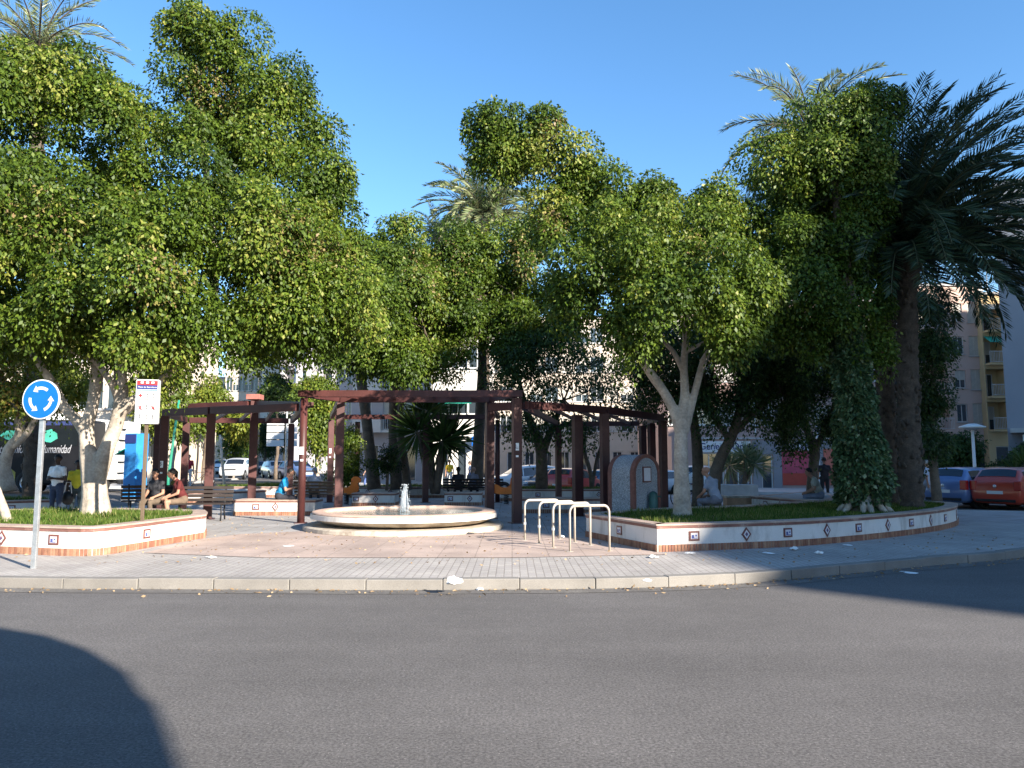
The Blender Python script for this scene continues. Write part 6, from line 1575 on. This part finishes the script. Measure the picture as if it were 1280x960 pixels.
# ivy clad tree in the right planter
Y = 17.6; b = W(1080, 640, Y); b.z = SOIL - .05
limbs = [(pxp([(1080, 645), (1078, 600), (1074, 520), (1068, 430), (1055, 330), (1045, 230), (1050, 150)], Y), [.4, .28, .24, .2, .15, .1, .04])]
bl5 = px_blobs([(1055, 140, 32), (1090, 135, 26), (1012, 165, 34), (1075, 175, 34), (975, 195, 36), (1030, 205, 44), (1010, 250, 50), (965, 250, 46, .3), (1075, 220, 32), (940, 300, 46, .3), (1000, 310, 56, -.4), (1060, 300, 52, 0), (1085, 265, 30), (985, 370, 50, -.6), (1045, 370, 54, -.4), (1085, 380, 38, .2), (960, 410, 42, .4), (1010, 420, 48, .2), (1070, 440, 36, .4), (1020, 330, 70, 1.6), (1000, 250, 60, 1.4)], Y)
t5 = make_tree('tall ficus with an ivy wrapped trunk beside the palms', b, bl5, limbs, M['ficus'], M['bark_dark'], 107, sub_limbs=False, sub_r=(.28, .52), dens=520, k_sub=4.2)
rng = np.random.default_rng(77); n = 15000
hh = rng.random(n) ** 0.9; prof_h = np.array([0, .04, .12, .3, .55, .8, 1.0]); prof_r = np.array([.22, .46, .58, .47, .36, .31, .27])
rr = np.interp(hh, prof_h, prof_r); an = rng.random(n) * 2 * math.pi
bump_ = 1 + .14 * np.sin(an * 5 + hh * 17) + .1 * np.sin(an * 3 - hh * 29)
zt_ = W(1060, 385, Y).z; zb_ = SOIL + .08; xc = np.interp(hh, [0, .3, 1], [0, -.02, -.25])
rad = rr * bump_ * rng.uniform(.72, 1.05, n)
Pv = np.stack([xc + rad * np.cos(an), rad * np.sin(an), zb_ - b.z + hh * (zt_ - zb_)], 1)
Dv = np.stack([np.cos(an) * .7, np.sin(an) * .7, np.full(n, -.75)], 1) + rng.normal(size=(n, 3)) * .35
iv = leaf_object('ivy', Pv, Dv, rng.uniform(.07, .14, n), rng.uniform(.055, .10, n), np.clip(rng.normal(.44, .24, n), 0, 1), M['ivy'], t5, rng=rng)
iv['label'] = 'variegated ivy covering the whole trunk'
m = MB()
for k in range(11):
    a = k * .571 + rng.random() * .3; m.tube([(.2 * math.cos(a), .2 * math.sin(a), .55), (.38 * math.cos(a), .38 * math.sin(a), .25), (.62 * math.cos(a), .62 * math.sin(a), .02), (.8 * math.cos(a), .8 * math.sin(a), -.05)], [.09, .08, .05, .03], 7)
m.build('roots', M['bark'], t5, smooth=True)

# palms
bA = W(1141, 643, 19.3); bA.z = SOIL - .03
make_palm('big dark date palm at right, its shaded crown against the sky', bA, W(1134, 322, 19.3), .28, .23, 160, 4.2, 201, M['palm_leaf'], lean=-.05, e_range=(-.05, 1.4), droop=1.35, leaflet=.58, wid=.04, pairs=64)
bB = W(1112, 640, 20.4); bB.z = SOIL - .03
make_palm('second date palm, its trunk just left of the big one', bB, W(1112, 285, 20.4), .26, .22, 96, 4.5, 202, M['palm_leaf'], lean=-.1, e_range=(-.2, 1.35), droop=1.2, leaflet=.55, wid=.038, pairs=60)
bC = W(1082, 630, 23.5); bC.z = PZ
make_palm('palm with pale sunlit fronds showing above the ivy clad tree', bC, W(1015, 178, 23.5), .25, .2, 44, 3.2, 203, M['palm_pale'], e_range=(-.3, 1.45), droop=1.7, leaflet=.5, wid=.036, pairs=46)
bD = W(606, 600, 46); bD.z = .1
make_palm('sunlit palm rising above the central trees', bD, W(606, 272, 46), .3, .24, 76, 4.3, 204, M['palm_pale'], e_range=(-.1, 1.4), droop=1.5, leaflet=.7, wid=.075, pairs=44)
bE = W(548, 600, 52); bE.z = .1
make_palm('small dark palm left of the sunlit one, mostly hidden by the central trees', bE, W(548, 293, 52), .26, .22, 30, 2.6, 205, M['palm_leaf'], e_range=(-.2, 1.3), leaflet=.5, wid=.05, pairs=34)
bF = W(40, 600, 27); bF.z = PZ
make_palm('pale palm with dry fronds peeking over the left ficus', bF, W(48, 66, 27), .26, .21, 46, 3.3, 206, M['palm_pale'], e_range=(-.5, 1.4), droop=1.6, leaflet=.5, wid=.038, pairs=46, dry=16)

# middle trees behind the fountain
Y = 29; b = W(497, 612, 33); b.z = SOIL
make_tree('round headed ficus behind the central pergola, left of the yucca', b, px_blobs([(450, 330, 50), (500, 320, 46), (415, 360, 40), (505, 283, 16), (470, 370, 50), (520, 370, 44), (430, 400, 40), (480, 415, 42), (530, 410, 40), (500, 345, 60, 2), (455, 440, 26), (520, 445, 28), (490, 445, 22), (425, 430, 20)], Y), [([b, W(492, 520, 33), W(496, 450, 31), W(490, 380, 29)], [.28, .22, .18, .1])], M['ficus'], M['bark_dark'], 108, sub_r=(.4, .75), dens=330, k_sub=4, leaf=(.13, .07), brown=[(W(530, 340, 28), 1.0, .2)])
b = W(595, 612, 34); b.z = SOIL
make_tree('yellowish ficus behind the fountain, below the sunlit palm', b, px_blobs([(560, 335, 46), (605, 320, 42), (580, 300, 22), (640, 310, 36), (590, 370, 50), (640, 365, 46), (550, 395, 40), (610, 410, 42), (660, 400, 36), (570, 430, 30), (600, 350, 60, 2), (640, 440, 26), (672, 350, 40), (690, 395, 38), (668, 300, 22), (655, 425, 24)], Y + 1), [([b, W(600, 520, 34), W(603, 450, 32), W(600, 370, 30)], [.28, .24, .18, .1])], M['ficus'], M['bark_dark'], 109, sub_r=(.4, .75), dens=330, k_sub=4, leaf=(.13, .07), brown=[(W(660, 320, 29), 1.1, .4), (W(560, 330, 29), 1.0, .2)])
Y = 33; b = W(468, 612, Y); b.z = SOIL
make_tree('thick leaning dark trunk rising behind the left seat wall', b, px_blobs([(432, 400, 34), (455, 370, 36)], Y), [([b, W(462, 560, Y), W(455, 500, Y), W(445, 440, Y), W(438, 390, Y)], [.3, .24, .22, .2, .12])], M['ficus'], M['bark_dark'], 110, dens=260, leaf=(.13, .07))
b = W(509, 612, 32); b.z = SOIL
make_tree('crooked dark trunk beside the yucca, its thin crown behind the beam', b, px_blobs([(530, 455, 34), (500, 450, 28), (555, 462, 28)], 31), [([b, W(506, 580, 32), W(500, 540, 32), W(502, 500, 32), W(510, 460, 31)], [.2, .17, .15, .13, .08])], M['ficus_yellow'], M['bark_dark'], 111, dens=170, leaf=(.13, .07))
Y = 29.5; b = W(677, 622, 31.5); b.z = SOIL
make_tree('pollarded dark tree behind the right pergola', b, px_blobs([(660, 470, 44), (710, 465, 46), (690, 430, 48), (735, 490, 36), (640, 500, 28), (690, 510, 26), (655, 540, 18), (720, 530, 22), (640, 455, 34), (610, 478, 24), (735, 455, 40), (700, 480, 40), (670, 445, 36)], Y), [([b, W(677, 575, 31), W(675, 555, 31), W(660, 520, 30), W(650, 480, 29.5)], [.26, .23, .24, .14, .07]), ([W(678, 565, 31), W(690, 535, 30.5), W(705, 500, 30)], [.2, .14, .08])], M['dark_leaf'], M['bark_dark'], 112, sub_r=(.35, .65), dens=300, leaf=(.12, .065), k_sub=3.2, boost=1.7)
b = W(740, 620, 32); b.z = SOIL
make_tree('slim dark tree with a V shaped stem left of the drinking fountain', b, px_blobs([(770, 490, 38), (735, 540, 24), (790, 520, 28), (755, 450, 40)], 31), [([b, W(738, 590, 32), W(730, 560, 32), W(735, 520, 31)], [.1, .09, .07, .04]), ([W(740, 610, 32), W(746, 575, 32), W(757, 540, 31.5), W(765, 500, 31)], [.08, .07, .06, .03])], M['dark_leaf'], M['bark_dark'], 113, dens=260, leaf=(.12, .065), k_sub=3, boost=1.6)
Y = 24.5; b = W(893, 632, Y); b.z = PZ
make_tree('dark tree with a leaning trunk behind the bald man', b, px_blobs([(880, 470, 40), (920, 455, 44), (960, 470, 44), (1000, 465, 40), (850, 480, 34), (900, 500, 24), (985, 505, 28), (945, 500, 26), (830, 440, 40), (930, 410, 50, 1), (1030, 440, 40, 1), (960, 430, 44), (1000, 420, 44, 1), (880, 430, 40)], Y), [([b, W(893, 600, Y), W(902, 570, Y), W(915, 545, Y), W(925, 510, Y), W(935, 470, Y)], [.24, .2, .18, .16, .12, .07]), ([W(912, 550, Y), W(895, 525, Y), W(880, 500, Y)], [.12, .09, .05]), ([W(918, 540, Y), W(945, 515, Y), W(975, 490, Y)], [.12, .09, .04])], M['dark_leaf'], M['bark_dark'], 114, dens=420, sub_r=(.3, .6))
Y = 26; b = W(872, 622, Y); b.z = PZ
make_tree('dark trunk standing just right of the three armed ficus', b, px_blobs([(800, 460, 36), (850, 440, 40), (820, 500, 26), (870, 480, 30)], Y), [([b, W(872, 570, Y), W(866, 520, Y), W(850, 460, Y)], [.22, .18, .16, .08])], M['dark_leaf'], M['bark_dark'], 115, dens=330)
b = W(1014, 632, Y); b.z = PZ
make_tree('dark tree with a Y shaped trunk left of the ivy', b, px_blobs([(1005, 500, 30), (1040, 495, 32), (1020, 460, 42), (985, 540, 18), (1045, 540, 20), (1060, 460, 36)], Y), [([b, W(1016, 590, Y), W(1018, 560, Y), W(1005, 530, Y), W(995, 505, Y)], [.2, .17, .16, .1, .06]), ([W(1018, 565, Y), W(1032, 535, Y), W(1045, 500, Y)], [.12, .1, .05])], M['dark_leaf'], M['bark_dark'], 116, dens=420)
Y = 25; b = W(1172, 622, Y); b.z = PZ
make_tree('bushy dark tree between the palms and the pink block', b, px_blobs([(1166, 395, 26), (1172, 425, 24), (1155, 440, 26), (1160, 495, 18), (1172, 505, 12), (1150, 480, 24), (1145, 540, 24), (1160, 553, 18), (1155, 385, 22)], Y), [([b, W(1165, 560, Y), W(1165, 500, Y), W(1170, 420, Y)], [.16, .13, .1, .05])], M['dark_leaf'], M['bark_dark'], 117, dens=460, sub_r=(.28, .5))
Y = 21; b = W(1120, 630, Y); b.z = SOIL
make_tree('low dark bush behind the palm trunks', b, px_blobs([(1105, 560, 24), (1130, 580, 20), (1130, 540, 26), (1095, 600, 18)], Y), [([b, W(1120, 600, Y), W(1118, 560, Y)], [.1, .08, .04])], M['dark_leaf'], M['bark_dark'], 118, dens=420, sub_r=(.22, .4), name='bush', cat='bush')

# street trees, bushes and far greenery
def street_tree(label, px, Y, blobs, mt, seed, th=2.6, **kw):
    x = XX(px, Y); b = Vector((x, Y, lift(x, Y))); c = blobs[0]
    kw.setdefault('dens', 150); kw.setdefault('leaf', (.2, .11)); kw.setdefault('sub_r', (.5, .9))
    return make_tree(label, b, px_blobs(blobs, Y), [([b, b + Vector((0, 0, th * .5)), b + Vector((0.1, 0, th)), W(c[0], c[1], Y)], [.16, .13, .12, .05])], mt, M['bark'] if seed % 2 else M['bark_dark'], seed, group='street trees behind the square', **kw)
street_tree('bright green street tree just right of the rules board', 215, 45, [(212, 500, 26), (196, 520, 22), (225, 535, 22), (185, 480, 24), (212, 475, 20)], M['ficus_yellow'], 121)
street_tree('yellow green street tree above the left pergola', 255, 52, [(255, 492, 20), (235, 505, 18), (268, 510, 14), (248, 520, 18), (300, 525, 12)], M['ficus_yellow'], 122)
street_tree('darker street tree behind the middle of the left pergola', 292, 66, [(290, 540, 20), (300, 560, 18), (280, 525, 16), (305, 530, 15)], M['ficus'], 123)
street_tree('dark street tree behind the direction sign', 330, 80, [(328, 535, 15), (340, 548, 14), (318, 550, 12), (350, 528, 12)], M['dark_leaf'], 124)
street_tree('yellow street tree right of the left pergola corner', 397, 47, [(395, 520, 17), (402, 538, 14), (385, 500, 14), (408, 505, 12), (398, 485, 12)], M['ficus_yellow'], 125)
street_tree('street tree with dark foliage above the pergola cap block', 345, 60, [(345, 480, 12), (356, 492, 12), (336, 492, 10)], M['dark_leaf'], 126)
street_tree('street tree far down the left street, left of the silver car', 250, 98, [(245, 548, 13), (258, 540, 12), (235, 545, 12)], M['ficus'], 127)
street_tree('street tree far down the left street, right of the silver car', 318, 100, [(318, 552, 11), (308, 545, 10), (330, 558, 9)], M['dark_leaf'], 128)
street_tree('green street tree in front of the pink block', 1185, 50, [(1185, 560, 16), (1200, 575, 14), (1170, 575, 14), (1210, 560, 10)], M['dark_leaf'], 129)
street_tree('dark tree at the right edge behind the red car', 1275, 48, [(1275, 585, 14), (1290, 570, 16), (1262, 592, 8)], M['dark_leaf'], 130, th=1.5)
Y = 31; x = XX(435, Y)
make_tree('green bush between the posts at the left of the central pergola', (x, Y, PZ), px_blobs([(433, 578, 14), (438, 560, 13), (430, 595, 11), (437, 545, 9)], Y), [([(x, Y, PZ), (x, Y, .7), (x, Y, 1.6)], [.07, .05, .03])], M['ficus'], M['bark_dark'], 131, dens=380, sub_r=(.2, .4), name='bush', cat='bush')
Y = 31.5; x = XX(484, Y)
make_tree('small dark mop headed shrub behind the left seat wall', (x, Y, SOIL), px_blobs([(480, 575, 14), (492, 572, 13), (470, 577, 10)], Y), [([(x, Y, SOIL), (x + .02, Y, 1.2), (x, Y, 1.6)], [.07, .06, .04])], M['dark_leaf'], M['bark_dark'], 132, dens=420, sub_r=(.18, .36), name='shrub', cat='shrub')
Y = 27.5
make_yucca('large dark spiky yucca behind the fountain jet', (XX(545, 30.5), 30.5, SOIL), [W(522, 540, 30), W(552, 552, 30), W(535, 515, 30.5), W(565, 545, 31)], 1.35, 141, n=150, stem_r=.11)
make_yucca('green spiky potted yucca in front of the optician door', (XX(925, 34), 34, PZ), [W(912, 582, 34), W(932, 572, 34), W(943, 580, 34)], .95, 142, material=M['palm_pale'], n=110, stem_r=.08)
make_yucca('small yucca at the right edge beside the red car', (XX(1268, 36), 36, .1), [W(1268, 590, 36), W(1280, 580, 36)], .9, 143, n=70)

# leaf litter under the trees and along the kerb
rng = np.random.default_rng(5); n = 2600
P = np.empty((n, 3)); k = n // 3
s = rng.random(n) * (len(kerb_line) - 1); ki = s.astype(int)
KL = np.array([tuple(p) for p in kerb_line]); base_ = KL[ki] + (KL[np.minimum(ki + 1, len(KL) - 1)] - KL[ki]) * (s - ki)[:, None]
P[:] = base_; P[:, 1] -= rng.exponential(.12, n) + .02; P[:, 2] = .012
P[k:, 0] = rng.uniform(-12, 10, n - k); P[k:, 1] = rng.uniform(11.6, 24, n - k); P[k:, 2] = PZ + .02
KP = [(p.x, p.y) for p in sheet_poly]; ok = np.ones(n, bool); ok[k:] = in_poly(P[k:], KP) & ~in_poly(P[k:], [(p.x, p.y) for p in lo_out]) & ~in_poly(P[k:], [(p.x, p.y) for p in ro_out])
P = P[ok]; D = rng.normal(size=(len(P), 3)) * np.array([1, 1, .12])
o = leaf_object('fallen_leaves', P, D, rng.uniform(.03, .07, len(P)), rng.uniform(.015, .035, len(P)), rng.random(len(P)), M['dry_leaf'], None, rng=rng); tag(o, 'dry leaves scattered on the paving and along the kerb', 'leaves', kind='stuff')
